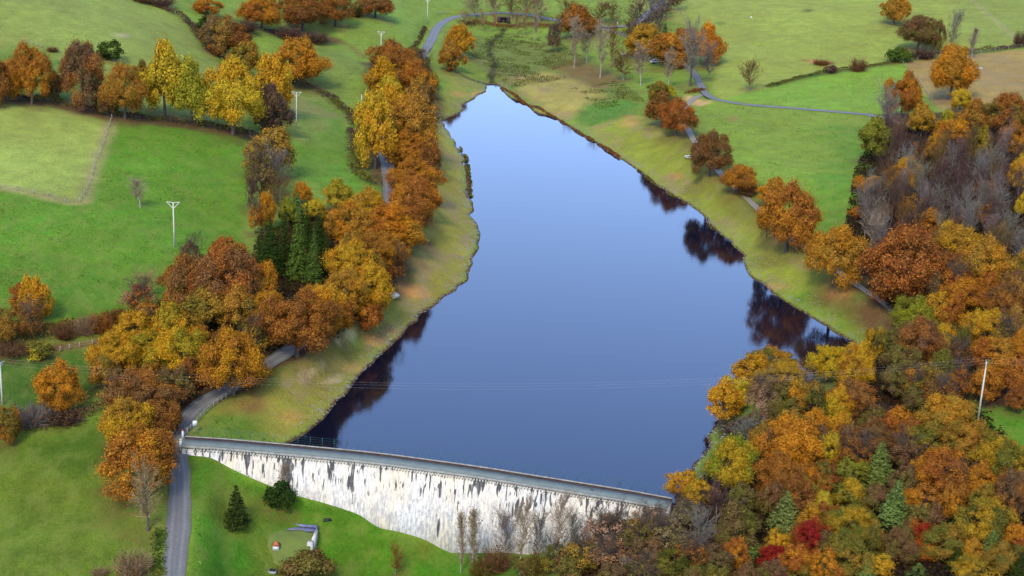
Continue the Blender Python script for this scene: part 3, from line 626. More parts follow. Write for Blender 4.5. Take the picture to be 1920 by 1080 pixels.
def jit(c, k, rg): 
    return [max(v * (1 + rg.uniform(-k, k)), .001) for v in c]
def plant(kind, col, P, sr, sz, label, group=None, tint=None, hide_small=False):
    pr = rng.choice(PROTO[kind]); nm, noun, cat = KINDS[kind]; base = jit(lin(CLR[col][1], LEAFG), .10, rng); tn = lin(CLR[tint or TINT[col]][1], LEAFG)
    tn = [tn[i] * .7 + base[i] * .3 for i in range(3)]
    root = thing(nm, label, cat, (P[0], P[1], P[2] - .05), group, rng.uniform(0, 6.283)); root.scale = (sr * (1.0 if kind in 'DM' else .98), sr * (1.0 if kind in 'DM' else .98), sz * (1.06 if kind in 'DM' else 1))
    if kind == 'V': root.scale = (sr, sr, sz)
    for pn, me, role in pr['parts']:
        if me is None: continue
        o = link(pn, me, root)
        if role == 'leaf': o.color = (*base, 1); o['tint'] = list(tn)
        elif role == 'leafrust': c = lin((112, 76, 46), LEAFG); o.color = (*c, 1); o['tint'] = list(c)
        elif role == 'twigdark': o.color = (*lin((92, 78, 66), 1.6), 1)
        elif role == 'twiglight': o.color = (*lin((150, 128, 104), 1.4), 1)
    return root
ZONES = []
def zone(phrase, text, group=None): ZONES.append((phrase, text, group))

# each entry: centre x, centre y, width, height in photo pixels, kind, colour (, second colour)
zone('in the hedgerow above the pale field', """
-8 155 46 76 M rb|14 150 40 66 M am ru|57 142 66 92 D ru or|98 165 40 50 U br|154 144 80 108 D br ru|232 170 72 92 D am ru|268 148 30 50 M ol|308 152 72 114 M go ye|357 174 70 98 M ye yg
|436 186 96 116 D go ye|508 166 62 98 M go|200 190 40 44 M br|457 112 60 52 M am|509 212 54 78 M pu""")
zone('on the grass hill at top left', """
211 99 46 40 U dg|302 88 16 22 V rb|98 92 20 10 V br|388 12 44 26 M ru|387 38 44 38 N dg|408 64 56 68 M br am|438 82 66 56 M rb|458 48 50 24 V pu""")
zone('in the row along the top edge', """
490 24 68 54 D ru|567 20 76 66 D rb ru|629 18 58 54 D rb|704 10 60 40 M ru br|667 20 26 24 V dg|300 2 50 18 V pu|265 -4 40 16 V br""")
zone('on the slope below the top row', """
560 118 88 78 D or am|532 212 24 24 V pu|542 62 50 26 V pu|590 70 52 22 V pu|505 232 30 26 V br""")
zone('around the bend of the left bank road', """
736 118 78 66 D ru rb|717 146 52 60 M go am|732 168 40 40 M ye|778 150 54 52 M ru|785 188 54 62 M am br|813 153 26 32 U am|777 104 32 30 M br|796 130 30 46 S br|862 78 48 48 M or ru|846 108 40 46 M am ru|848 128 18 18 U rb""")
zone('in the roadside clump beside the upper lake', """
738 196 54 58 M or go|704 250 62 116 M go ye|772 240 92 104 D am or|770 284 78 60 D ru|781 337 82 62 D ru or|782 372 78 60 D ru or|735 218 50 60 M or|802 300 40 60 M rb|700 208 40 50 M or""")
zone('in the clump left of the spruces', """
505 290 86 78 M am ol|490 335 64 90 S ol br|500 398 30 58 M or|522 372 42 60 B br|478 410 28 50 S ru|540 400 30 44 M yg|520 330 50 70 B gy|470 372 30 60 B pu""")
zone('in the dark conifer clump', """
506 462 62 128 C dg|488 478 34 84 C dg|560 452 54 154 C gr|588 478 42 108 C gr|598 432 42 90 C dg|556 384 36 54 N bg|534 440 44 116 C dg|576 420 34 90 C dg|612 470 34 90 C dg""")
zone('between the spruces and the lake', """
590 393 34 36 M go|566 362 30 34 M or|633 367 54 46 M ye|692 392 76 64 D go am|655 428 80 76 D or am|724 426 78 72 D or ru|768 392 84 88 D ru or|757 440 66 54 M or|706 472 80 68 D ru or|658 500 82 82 D go or|690 542 82 84 D go or|648 545 74 72 D am or|692 590 56 50 M ru|612 575 66 66 M go or|742 500 40 54 S rb|740 470 44 50 M ru""")
zone('by the road midway along left bank', """
557 612 118 106 D ru rb|606 594 58 80 M or am|634 592 56 60 M ru or|590 560 50 50 M or|495 535 48 66 M or go|500 582 60 60 D or am""")
zone('in the tall clump left of the lake', """
425 478 58 62 M ru am|360 482 54 54 S br ol|352 538 98 96 D ru br|425 528 112 118 D ru br|390 580 80 70 M am ol|448 582 64 70 M am|468 545 54 60 M am ru""")
zone('in the big clump beside the dam road', """
250 622 66 58 M or go|322 616 64 74 M go yg|282 592 60 42 M br or|218 668 76 70 D go or|266 655 78 66 D go yg|336 664 90 86 D go yg|369 636 46 46 M ru|437 684 104 104 D or ru|262 742 108 82 D ru br|310 782 54 60 M rb|196 700 48 54 M am|238 795 84 82 D go am|262 868 140 116 D ru or|330 720 60 60 M br""")
zone('around the left hand pasture', """
64 560 54 68 M go or|43 558 38 42 M ru|54 604 58 56 S rb|8 610 46 60 M am ol|73 655 50 32 U ol ye|120 620 38 34 V br|160 610 38 36 V ta|190 606 44 38 V ru|216 592 36 34 V rb|258 562 60 56 S ru pk|268 540 50 46 B ta|20 652 56 26 V br
|111 728 80 84 D or|10 795 48 62 M ru ol|60 778 76 40 V gy|120 782 60 30 V pu|262 362 46 60 W ta""")
zone('at the verge of the road below the dam', """
275 945 80 110 G ta|250 1056 62 52 V ta|443 948 58 84 Y dg|523 932 54 58 U dg gr|532 898 26 54 W ta|575 1056 86 46 U br ol|742 1056 30 50 B rb|188 1072 30 18 V ta""")
zone('in the grove at the head of the lake', """
1084 42 62 52 M ru br|1078 82 36 96 W ta|1038 70 30 46 S pu|1102 88 40 60 W yg|1128 96 40 104 W ta|1150 92 30 60 B br|1207 80 58 52 M go am|1246 72 38 62 C dg|1204 122 46 80 W ta|1170 128 44 48 B br|1262 92 70 58 M ru or|1292 74 46 40 M ru|1328 86 52 64 M or ru
|1298 112 68 104 G gy|1256 130 36 74 W ta|1330 122 30 60 B gy""")
zone('on the bank behind the lake head', """
985 14 60 40 B ta|1012 20 44 46 B ta|960 14 40 40 B br|930 10 40 34 B ta|890 16 44 36 B ta|872 36 26 24 B ta|905 42 16 28 B ta|925 44 14 30 B ta|968 48 14 34 B ta|985 48 14 36 B ta|1005 52 20 50 W ta|1125 28 40 36 B br|1150 30 36 34 B br|1060 20 40 30 B br
|1196 40 44 56 B pu|1222 28 46 56 B gy|1246 14 44 44 B pu|1268 2 40 36 B pu|1180 62 34 34 B br|1232 50 30 40 B pu""")
zone('in the lakeside row on the right bank', """
1234 172 40 38 M ol|1254 174 28 24 M ye|1243 206 62 60 M rb ru|1270 222 68 66 D ru rb|1333 290 74 80 D rb br|1388 336 64 56 D ru or|1450 362 54 52 M or am|1480 412 106 120 D ru or|1569 483 100 112 D am or|1400 352 40 30 V br|1440 410 36 60 S br""")
zone('in the top right fields', """
1680 18 54 54 M am or|1724 60 68 64 D br|1758 66 26 60 M br|1684 104 46 30 U gr|1732 98 40 24 V pu|1787 66 28 66 B gy|1826 78 20 62 P gy|1610 121 28 26 V br|1557 131 26 14 U pu|1407 146 38 48 B br|1912 72 20 26 V pu|1540 117 26 10 V rb""")
zone('along the top of the right hand wood', """
1787 134 76 92 D or am|1802 186 34 36 M go|1693 184 62 74 D ru or|1664 216 62 78 G gy|1730 228 44 48 M go am|1642 264 62 64 M yg ol|1776 222 22 30 M ye|1826 222 50 56 M am ru|1890 214 76 66 D ru ol|1788 248 50 46 M or ru|1752 276 36 40 M or|1841 278 38 58 M ru yg|1903 266 54 58 D ru
|1718 288 24 32 M or|1697 334 58 62 D or go|1634 348 32 30 M or|1612 344 22 22 M or|1850 360 46 40 M rb|1912 328 32 56 M go|1606 400 24 20 M ru""")
zone('in the middle of the right hand wood', """
1703 388 44 60 S or|1740 425 60 50 M or ru|1708 425 40 30 S go|1790 462 84 74 D am go|1775 505 80 64 D rb|1700 500 138 140 D ru rb|1843 402 42 46 S ru|1880 434 28 28 M ol|1918 384 24 40 M go|1634 455 44 112 W gy|1850 500 92 92 D am or|1818 552 84 60 D ru|1872 562 40 46 M br ru|1900 550 52 68 D br am
|1914 505 40 56 M am|1660 400 26 40 S ru|1680 350 30 40 B ta""")
zone('around the right end of the power line', """
1714 596 76 66 D yg ol|1762 590 58 60 M go am|1644 645 40 54 M ol go|1727 645 80 80 D br ru|1768 640 36 54 M go|1850 622 84 72 D go or|1903 612 50 60 M br am|1690 682 64 64 M br|1806 655 38 62 B ol|1870 665 60 50 M or|1912 650 34 52 M ru|1850 722 56 60 M ru|1893 706 56 62 M ru or|1908 750 40 40 M rb|1760 700 60 70 M ol|1800 715 50 60 S ru|1725 725 50 50 S ol""")
zone('on the wooded point right of the lake', """
1471 660 32 26 S pk|1449 680 76 56 D ol or|1409 700 70 60 M or|1467 708 88 58 D am go|1358 755 64 64 M go or|1336 724 28 24 S or|1378 736 60 52 M go|1431 752 62 68 S pk br|1490 745 52 54 M or|1556 682 72 64 D go|1608 690 66 76 D go ru|1600 748 78 66 D ru br|1549 770 38 50 N gr|1530 795 50 46 M or am|1400 822 64 56 B gy|1370 872 84 96 D yg go
|1280 908 50 46 M or go|1312 924 52 44 M go ol|1484 838 104 102 D or ru|1462 902 78 86 D ru rb|1522 893 56 50 M or ru|1572 762 48 60 M go or|1576 808 44 60 M or|1450 790 50 60 B ol|1440 850 30 60 S ol""")
zone('in the right hand wood below the clearing', """
1628 824 84 66 D br rb|1706 818 50 54 M rb|1772 785 100 80 D am or|1752 832 96 66 D ol am|1820 835 76 76 D am|1880 866 92 80 D ol go|1765 885 80 82 D ru|1717 900 42 54 M ru or|1735 938 78 46 M ru|1836 902 60 56 M or ru|1597 886 66 52 M yg|1650 868 56 88 N bg|1680 945 60 96 N bg|1555 850 40 56 M go|1898 930 64 84 D br ru|1810 930 40 44 M ru|1660 790 40 40 B pu
|1795 958 40 44 N dg|1540 900 40 50 M ol""")
zone('in the lowest part of the right hand wood', """
1600 930 66 52 M ol go|1596 982 84 66 D ol go|1590 1042 90 70 D ol|1650 1062 48 40 M go|1844 978 96 82 D ol go|1728 994 50 46 M cr|1738 1032 48 42 M or cr|1690 1024 62 62 D br|1778 1018 84 62 D ol|1822 1034 46 42 M or|1722 1070 44 34 N bg|1828 1068 70 44 D go ol|1882 1046 60 54 D ol|1912 1060 34 50 N dg|1905 1010 44 48 M ru
|1474 958 66 82 N bg|1408 1020 50 46 N bg|1542 945 34 42 M ye|1520 976 42 50 M or|1522 1012 64 70 D cr|1453 1052 50 44 M cr|1460 1020 50 46 M go ol|1382 1045 42 54 M ru|1322 1070 34 26 U bg|1500 1070 50 40 M ol|1555 1072 50 40 M ol go|1640 1010 40 50 M ol|1860 1020 44 60 N bg|1795 1050 40 50 N dg|1625 1062 40 56 N bg""")
zone("in the thicket below the dam's right end", """
888 1008 30 140 P ta|866 1010 24 130 P ta|978 1005 52 150 W ta|1045 995 48 140 W pk|1104 952 34 54 M gr yg|1106 990 56 60 B ol|1130 1005 90 80 S pk ol|1176 975 80 60 S pk|1095 1040 84 64 S ol|1156 1046 90 60 S ta ru|1215 1040 64 56 M br ru|1252 1000 80 60 S ta ol|1225 975 70 50 S pk|1262 1058 80 50 M ol dg|1345 968 70 78 B pu|1385 990 76 74 M ol br
|1310 1010 60 80 B gy|1340 1052 70 50 M br ol|930 1048 54 50 V br|1010 1020 40 90 B gy|1070 1010 40 80 B gy|950 1010 40 80 B gy|1015 1058 60 40 V ol|1290 965 60 50 S ta|1040 1045 60 56 S ol|1075 1060 70 50 M br ol|985 1062 54 40 U ol br|1150 1000 70 70 S br|1195 1005 70 64 S ol|1140 970 60 50 S ta|1215 955 50 44 M br|905 1066 50 34 V ol""")

# the leafless wood: rows of thin bare trees, jittered
rows = [(262,1660,1700,3),(292,1660,1900,8),(318,1640,1910,9),(344,1660,1900,9),(368,1625,1915,10),(392,1600,1890,10),(416,1610,1900,10),(440,1640,1905,8),(468,1650,1680,2),(470,1855,1915,3)]
WOOD = []
for ri, (y, xa, xb, n) in enumerate(rows):
    for k in range(n):
        x = xa + (xb - xa) * (k + .5) / n + rng.uniform(-9, 9)
        WOOD.append((ri, k, n, x, y + rng.uniform(-6, 6), rng.uniform(24, 40), rng.uniform(50, 74), rng.choice(['gy', 'gy', 'pu', 'br', 'pu'])))

# ------------------------------------------------------------------ plant everything, with labels that single each out
jobs = []; litter = []
seen = set()
for phrase, text, grp in ZONES:
    rows_ = []
    for ent in text.replace('\n', '').split('|'):
        p = ent.split()
        if len(p) < 6: continue
        rows_.append((float(p[0]), float(p[1]), float(p[2]), float(p[3]), p[4], p[5], p[6] if len(p) > 6 else None))
    cnt = {}
    for e in rows_:
        key = (CLR[e[5]][0], KINDS[e[4]][1]); cnt.setdefault(key, []).append(e)
    for e in rows_:
        key = (CLR[e[5]][0], KINDS[e[4]][1]); L = sorted(cnt[key], key=lambda q: q[0]); i = L.index(e)
        lab = f'{key[0]} {key[1]} {phrase}'
        if len(L) == 2: lab = ('left hand ' if i == 0 else 'right hand ') + lab
        elif len(L) > 2: lab = f'{ORD[i + 1] if i + 1 < len(ORD) else str(i + 1) + "th"} {key[0]} {key[1]} from the left {phrase}'
        if len(lab.split()) > 16: print('LONG', lab)
        if lab in seen: print('DUP', lab)
        seen.add(lab)
        g = {'tree': 'trees ', 'bush': 'bushes '}[KINDS[e[4]][2]] + phrase
        jobs.append((e, lab, g))
nearx = 0
for e, lab, g in jobs:
    cx, cy, wp, hp, kind, colr, tint = e
    if kind in 'DM' and not lab.endswith(('fields', 'right bank')): wp *= 1.13; hp *= 1.12
    if kind == 'N': wp *= 1.25; hp *= 1.08
    P, sr, sz, r = fit(kind, cx, cy, wp, hp)
    plant(kind, colr, P, sr, sz, lab, g, tint)
    litter.append((P[0], P[1], r, kind))
for ri, k, n, x, y, wp, hp, c in WOOD:
    P, sr, sz, r = fit('B', x, y, wp, hp)
    lab = f'{ORD[k + 1]} from left in row {ORD[ri + 1]} from the back of the leafless right hand wood'
    plant('B', c, P, sr, sz, lab.replace('row ' + ORD[ri + 1], ORD[ri + 1] + ' row'), 'leafless trees filling the right hand wood')
cen = [(e[0][0], e[0][1], e[0][2]) for e in jobs]
pines = [(e[0][0], e[0][1]) for e in jobs if e[0][4] in 'NC'] + [(530, 500), (560, 515), (590, 510)]
def filler(rowspec, wpx, hpx, cols, place):
    for ri, (y, xa, xb) in enumerate(rowspec):
        n = int((xb - xa) / (wpx * .78)); L = []
        for k in range(n):
            x = xa + (xb - xa) * (k + .5) / n + rng.uniform(-8, 8); yy = y + rng.uniform(-9, 9)
            if min(math.hypot(x - c[0], (yy - c[1]) * 1.0) / c[2] for c in cen) < .36 or min(math.hypot(x - c[0], yy - c[1] - 18) for c in pines) < 42: continue
            L.append((x, yy))
        for k, (x, yy) in enumerate(L):
            P, sr, sz, r = fit('M', x, yy + 8, wpx * rng.uniform(.85, 1.1), hpx * rng.uniform(.85, 1.1)); col = rng.choice(cols)
            lab = f'{ORD[k + 1]} from left in {ORD[ri + 1]} row back of half hidden trees {place}' if len(L) > 1 else f'single {CLR[col][0]} tree, {ORD[ri + 1]} row of half hidden trees {place}'
            plant(rng.choice('MMS'), col, P, sr, sz, lab, 'half hidden trees ' + place); litter.append((P[0], P[1], r, 'M'))
filler([(748, 1395, 1600), (786, 1400, 1720), (822, 1400, 1720), (858, 1420, 1880), (896, 1420, 1910), (934, 1370, 1915), (972, 1330, 1915), (1010, 1180, 1915), (1048, 1120, 1915), (1078, 1130, 1915)], 62, 62, ['ol', 'br', 'rb', 'rb', 'ru', 'br'], 'below the clearing')
filler([(530, 1680, 1915), (575, 1700, 1915), (625, 1660, 1915), (665, 1660, 1915), (702, 1650, 1915), (738, 1680, 1800)], 56, 58, ['br', 'rb', 'ol', 'ru'], 'above the clearing')
filler([(455, 620, 700), (500, 610, 720), (545, 540, 690), (590, 430, 640), (630, 400, 500), (640, 300, 400), (690, 250, 380), (735, 200, 340), (770, 230, 330)], 56, 58, ['br', 'rb', 'ol', 'ru', 'am'], 'left of the lake')
# fallen leaves under the crowns
for (x, y, r, kind) in litter:
    if kind in 'CNYPW': continue
    bx = (slice(max(oy + int((y - 2 * r - Y0) / SY), 0), oy + int((y + 2 * r - Y0) / SY) + 2), slice(max(ox + int((x - 2 * r - X0) / SX), 0), ox + int((x + 2 * r - X0) / SX) + 2))
    d = np.hypot(GX[bx] - x, GY[bx] - y) + (vnoise(GX[bx], GY[bx], 3) - .5) * 3; a = (1 - smooth(r * .7, r * 1.5, d)) * .7
    if a.size: EX[bx + (1,)] = np.maximum(EX[bx + (1,)], a)

# ground object
nyy, nxx = GX.shape
V = np.stack([GX.ravel(), GY.ravel(), Z.ravel()], 1); idx = np.arange(nyy * nxx).reshape(nyy, nxx)
F = np.stack([idx[:-1, :-1].ravel(), idx[:-1, 1:].ravel(), idx[1:, 1:].ravel(), idx[1:, :-1].ravel()], 1)
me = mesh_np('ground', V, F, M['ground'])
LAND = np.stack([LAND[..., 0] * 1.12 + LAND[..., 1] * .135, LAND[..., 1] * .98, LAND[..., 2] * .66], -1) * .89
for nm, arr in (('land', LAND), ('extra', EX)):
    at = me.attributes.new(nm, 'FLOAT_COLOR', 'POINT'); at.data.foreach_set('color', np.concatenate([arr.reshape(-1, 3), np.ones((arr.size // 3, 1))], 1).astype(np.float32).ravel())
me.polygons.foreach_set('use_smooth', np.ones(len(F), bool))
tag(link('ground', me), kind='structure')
# water
bm = bmesh.new(); L = SHORE; nrm = []
for i in range(len(L)):
    a = L[max(i - 1, 0)]; b_ = L[min(i + 1, len(L) - 1)]; tx, ty = b_ - a; q = math.hypot(tx, ty); nrm.append((-ty / q, tx / q))
nrm = np.array(nrm); tst = inside(np.array([L[40, 0] + nrm[40, 0] * 3]), np.array([L[40, 1] + nrm[40, 1] * 3]), LAKE)[0]
if tst: nrm = -nrm
W_ = L + nrm * 3.0; W_ = W_[2:-2]; W_ = W_[W_[:, 1] > ydam_ext(W_[:, 0]) + .3]
wp = list(W_) + [(x, float(ydam_ext(np.array([x]))[0]) + .25) for x in np.linspace(W_[-1, 0], W_[0, 0], 40)]
vs_ = [bm.verts.new((p[0], p[1], 0)) for p in wp]; bm.faces.new(vs_); bmesh.ops.triangulate(bm, faces=bm.faces[:]); bmesh.ops.recalc_face_normals(bm, faces=bm.faces[:])
me = bpy.data.meshes.new('water'); bm.to_mesh(me); bm.free(); me.materials.append(M['water'])
if me.polygons[0].normal.z < 0: me.flip_normals()
tag(link('lake_water', me), kind='structure')
# roads
for key, nm in (('left', 'road'), ('right', 'road'), ('path', 'path')):
    c, z, wd = roads[key]; k = 7; t = np.gradient(c, axis=0); t /= np.linalg.norm(t, axis=1, keepdims=True); n = np.stack([-t[:, 1], t[:, 0]], 1)
    u = np.linspace(-1, 1, k); V = []; A = []
    for i in range(len(c)):
        wob = 1 + .06 * math.sin(i * .7) + .05 * math.sin(i * 1.9)
        for q in u:
            x, y = c[i] + n[i] * q * wd / 2 * wob; V.append((x, y, max(z[i], float(gz(x, y))) + .05 + .03 * (1 - q * q))); A.append(q)
    F = [(i * k + j, i * k + j + 1, (i + 1) * k + j + 1, (i + 1) * k + j) for i in range(len(c) - 1) for j in range(k - 1)]
    me = mesh_np(nm, V, F, M['gravel' if key == 'path' else 'asphalt']); a_ = me.attributes.new('across', 'FLOAT', 'POINT'); a_.data.foreach_set('value', np.array(A, np.float32))
    if me.polygons[0].normal.z < 0: me.flip_normals()
    tag(link(nm, me), kind='structure')

# ------------------------------------------------------------------ the dam
t = np.gradient(DAM, axis=0); t /= np.linalg.norm(t, axis=1, keepdims=True); nd = np.stack([t[:, 1], -t[:, 0]], 1)     # towards the valley
nd *= np.sign(-nd[:, 1:2])
def sweep(sec, mat, name, closed=True, i0=0, i1=None):
    i1 = len(DAM) if i1 is None else i1; V = []; m_ = len(sec)
    for i in range(i0, i1):
        for o_, z_ in sec: V.append((DAM[i, 0] + nd[i, 0] * o_, DAM[i, 1] + nd[i, 1] * o_, z_))
    F = []; kk = i1 - i0
    for i in range(kk - 1):
        for j in range(m_ if closed else m_ - 1): F.append((i * m_ + j, i * m_ + (j + 1) % m_, (i + 1) * m_ + (j + 1) % m_, (i + 1) * m_ + j))
    if closed: F.append((3, 2, 1, 0)); F.append(tuple((kk - 1) * m_ + q for q in range(4)))
    me = mesh_np(name, V, F, M[mat]); bm = bmesh.new(); bm.from_mesh(me); bmesh.ops.recalc_face_normals(bm, faces=bm.faces[:]); bm.to_mesh(me); bm.free(); return me
mid = DAM[len(DAM) // 2]
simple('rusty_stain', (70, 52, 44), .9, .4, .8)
dam = thing('dam', 'long white limewashed dam wall with dark vertical streaks and a walkway on top', 'dam', (0, 0, 0))
body = link('wall', sweep([(-1.6, -17), (-1.6, CREST - .12), (1.6, CREST - .12), (1.6 + BATTER * (17 + CREST), -17)], 'limewash', 'wall'), dam)
link('walkway', sweep([(-1.25, CREST - .13), (-1.25, CREST - .02), (1.45, CREST - .02), (1.45, CREST - .13)], 'walkway', 'walkway'), dam)
link('parapet', sweep([(-1.7, CREST - .6), (-1.7, CREST + .34), (-1.44, CREST + .34), (-1.44, CREST - .6)], 'coping', 'parapet'), dam)
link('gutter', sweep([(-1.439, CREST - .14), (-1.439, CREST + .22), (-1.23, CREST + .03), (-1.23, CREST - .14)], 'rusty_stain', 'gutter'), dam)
link('cornice', sweep([(1.43, CREST - .4), (1.43, CREST + .08), (1.90, CREST + .08), (1.90, CREST - .26)], 'coping', 'cornice'), dam)
mb = MB()
for i in range(2, len(DAM) - 1, 1):
    for h_ in (0, .5):
        p = DAM[i] * (1 - h_) + DAM[min(i + 1, len(DAM) - 1)] * h_ + nd[i] * 1.7; mb.box((p[0], p[1], CREST - .52), (.22, .3, .5), math.atan2(t[i, 1], t[i, 0]))
link('corbels', mb.mesh('corbels', M['limestone']), dam)['kind'] = 'stuff'
mb = MB(); wz = (.75, 1.15, 1.55, 1.95)
for i in range(0, len(DAM) - 1):
    p = DAM[i] - nd[i] * 1.57
    if i % 2 == 0: mb.box((p[0], p[1], CREST + 1.25), (.06, .06, 1.5))
    q = DAM[i + 1] - nd[i + 1] * 1.57
    for z_ in wz: mb.tube((p[0], p[1], CREST + z_), (q[0], q[1], CREST + z_), .012, .012, 3)
link('mesh_railing', mb.mesh('mesh_railing', M['green_mesh']), dam)

# ------------------------------------------------------------------ poles and wires
def pole(px, py, hpx, label, arm=1.5, kind='v', world=None, Hm=None, rz=0.0):
    P = hit(px, py) if world is None else np.array(world); dep = float((P - CAMP) @ _f); s = FPX / dep; H = Hm or hpx / (s * .95)
    root = thing('power_pole', label, 'pole', (P[0], P[1], P[2]), 'concrete power poles', rz); mb = MB(); mb.box((0, 0, H / 2 - .5), (.34, .30, H + 1), 0, .62); link('post', mb.mesh('post', M['pole_concrete']), root)
    mb = MB()
    if kind == 'v':
        for sx in (-1, 1): mb.tube((sx * .1, 0, H - arm * .9), (sx * arm * .9, 0, H - .05), .10, .10, 4); mb.tube((0, 0, H - .15), (sx * arm, 0, H + .05), .09, .09, 4)
        tops = [(-arm, 0, H + .35), (0, 0, H + .3), (arm, 0, H + .35)]
    else:
        mb.box((0, 0, H - .2), (arm * 2, .14, .14)); mb.tube((-.8, 0, H - .2), (0, 0, H - 1.1), .05, .05, 4); mb.tube((.8, 0, H - .2), (0, 0, H - 1.1), .05, .05, 4); tops = [(-arm, 0, H + .2), (0, 0, H + .25), (arm, 0, H + .2)]
    link('crossarm', mb.mesh('crossarm', M['pole_concrete']), root)
    for q in tops:
        mb = MB(); mb.tube((q[0], 0, q[2] - .35), (q[0], 0, q[2]), .07, .07, 6); link('insulator', mb.mesh('insulator', M['glass']), root)
    c, s_ = math.cos(rz), math.sin(rz)
    return [np.array([P[0] + q[0] * c, P[1] + q[0] * s_, P[2] + q[2]]) for q in tops]
pole(327, 463, 83, 'pale concrete power pole standing alone in the big meadow at left')
pole(556, 241, 66, 'pale power pole on the grass between hedgerow and gully')
pole(714, 112, 50, 'short looking pale power pole behind the rust roadside trees')
pole(801, 42, 42, 'farthest pale power pole beside the bend of the road')
A_ = pole(5, 758, 80, "pale power pole at the photo's left edge below the pasture", 1.3, 't', rz=math.radians(75))
B_ = pole(1832, 797, 122, 'tall pale power pole at the edge of the clearing at right', 1.3, 't', rz=math.radians(80))
def wire(a, b, sag, r=.005, n=28):
    V = MB(); p = None
    for k in range(n + 1):
        f = k / n; q = a + (b - a) * f; q = q - np.array([0, 0, 4 * sag * f * (1 - f)])
        if p is not None: V.tube(p, q, r, r, 4)
        p = q
    return V
def line(name_lab, A, B, sag):
    o = None; root = thing('power_line', name_lab, 'power line', tuple(A[1])); 
    for a, b_ in zip(A, B):
        c = link('wire', wire(a, b_, sag).mesh('wire', M['wire_metal']), root); c.matrix_parent_inverse = Matrix.Translation(-Vector(A[1]))
line('three thin wires sagging across the lake between the left and right poles', A_, B_, 4.8)
Cw = [q + np.array([28, -125, -2.0]) for q in A_]; 
line('faint wires running down over the lower left meadow', A_, Cw, 1.5)
Dw = [q + np.array([70, 4, 1.5]) for q in B_]; line('wires leaving the right hand pole over the rust trees', B_, Dw, 1.2)

# ------------------------------------------------------------------ fences, rails, signs
def fence(label, px, every=3.0, h=1.1, mat='fence_wood', rails=(.5, .95), cat='fence', pr=.07, rr=.02, name='fence', jitter=.15):
    c = resample(wpoly(px), every); root = thing(name, label, cat, (c[0][0], c[0][1], float(gz(*c[0])))); inv = Matrix.Translation(-Vector(root.location))
    mb = MB(); mb.box((0, 0, h / 2 - .2), (pr * 2, pr * 2, h + .4)); pm = mb.mesh('fence_post', M[mat]); tops = []
    rs = np.random.RandomState(len(c))
    for p in c[:100]:
        p = p + rs.normal(0, jitter * .3, 2); z = float(gz(p[0], p[1])); o = link('post', pm, root); o.location = (p[0] - root.location.x, p[1] - root.location.y, z - root.location.z); o.rotation_euler = (rs.normal(0, .04), rs.normal(0, .04), rs.uniform(0, 3)); tops.append((p[0], p[1], z))
    mb = MB()
    for a, b_ in zip(tops[:-1], tops[1:]):
        for r_ in rails: mb.tube((a[0], a[1], a[2] + r_), (b_[0], b_[1], b_[2] + r_), rr, rr, 4)
    o = link('rails', mb.mesh('fence_rails', M[mat]), root); o.matrix_parent_inverse = inv
fence('post and wire fence round the pale green field at left', [(210, 222), (186, 290), (150, 378), (90, 368), (0, 352)], 3.2)
fence('short fence with pale posts beside the reddish stream bank at left', [(112, 660), (150, 652), (196, 644)], 2.6, 1.2)
fence('fence between the bright green triangle field and the brown field', [(1690, 117), (1720, 150), (1748, 190)], 3.5)
fence('hillside fence climbing to the top right corner', [(1812, -8), (1850, 25), (1890, 60), (1905, 74)], 6)
fence('short row of pale posts beside the road bend at the top', [(822, 28), (832, 27), (843, 26)], 2.2, 1.6)
fence('posts beside the upper hedgerow ditch in the top left hill field', [(40, 78), (60, 84), (76, 90)], 4, 1.2)
fence('line of posts along the top edge of the brown field', [(1692, 114), (1720, 112), (1760, 108), (1840, 100), (1915, 88)], 5)
fence('grey guard rail along the outside of the road bend by the dam', [(352, 812), (363, 801), (376, 786), (392, 770), (408, 757), (424, 746)], 2.6, 1.05, 'fence_wood', (.55, .95), 'guard rail', .08, .06, 'guard_rail', 0)
def post(px, py, h, label, mat='white_paint', top=None, name='marker_post', r=.09):
    P = hit(px, py); root = thing(name, label, 'post', tuple(P)); mb = MB(); mb.box((0, 0, h / 2 - .2), (r * 2, r * 2, h + .4), 0, .9); link('shaft', mb.mesh('shaft', M[mat]), root)
    mb = MB(); mb.box((0, 0, h + .08), (r * 2.6, r * 2.6, .2), 0, .6); link('cap', mb.mesh('cap', M[top or mat]), root)
simple('red_paint', (190, 50, 40), .5, .05)
post(339, 838, 1.3, "white post at the valley side of the dam's road end", 'white_paint', 'limestone', r=.2)
post(343, 822, 1.5, "red topped post at the lake side of the dam's road end", 'white_paint', 'red_paint', r=.16)
post(802, 109, 1.2, 'small white marker at the roadside by the upper left bank', r=.14)
post(1158, 46, 1.2, 'small white marker on the far road behind the lake head', 'white_paint', 'red_paint', r=.18)
post(678, 190, 2.0, 'white post beside the gully left of the golden roadside tree', r=.14)
P = hit(366, 814); sg = thing('sign_board', 'blank white notice board on two posts beside the guard rail', 'sign', tuple(P), rz=math.radians(18))
mb = MB(); mb.box((0, 0, 1.95), (.75, .06, 1.05)); link('board', mb.mesh('board', M['white_paint']), sg)
for sx in (-1, 1): mb = MB(); mb.box((sx * .25, .07, .9), (.07, .07, 2.3)); link('post', mb.mesh('sign_post', M['galvanised']), sg)
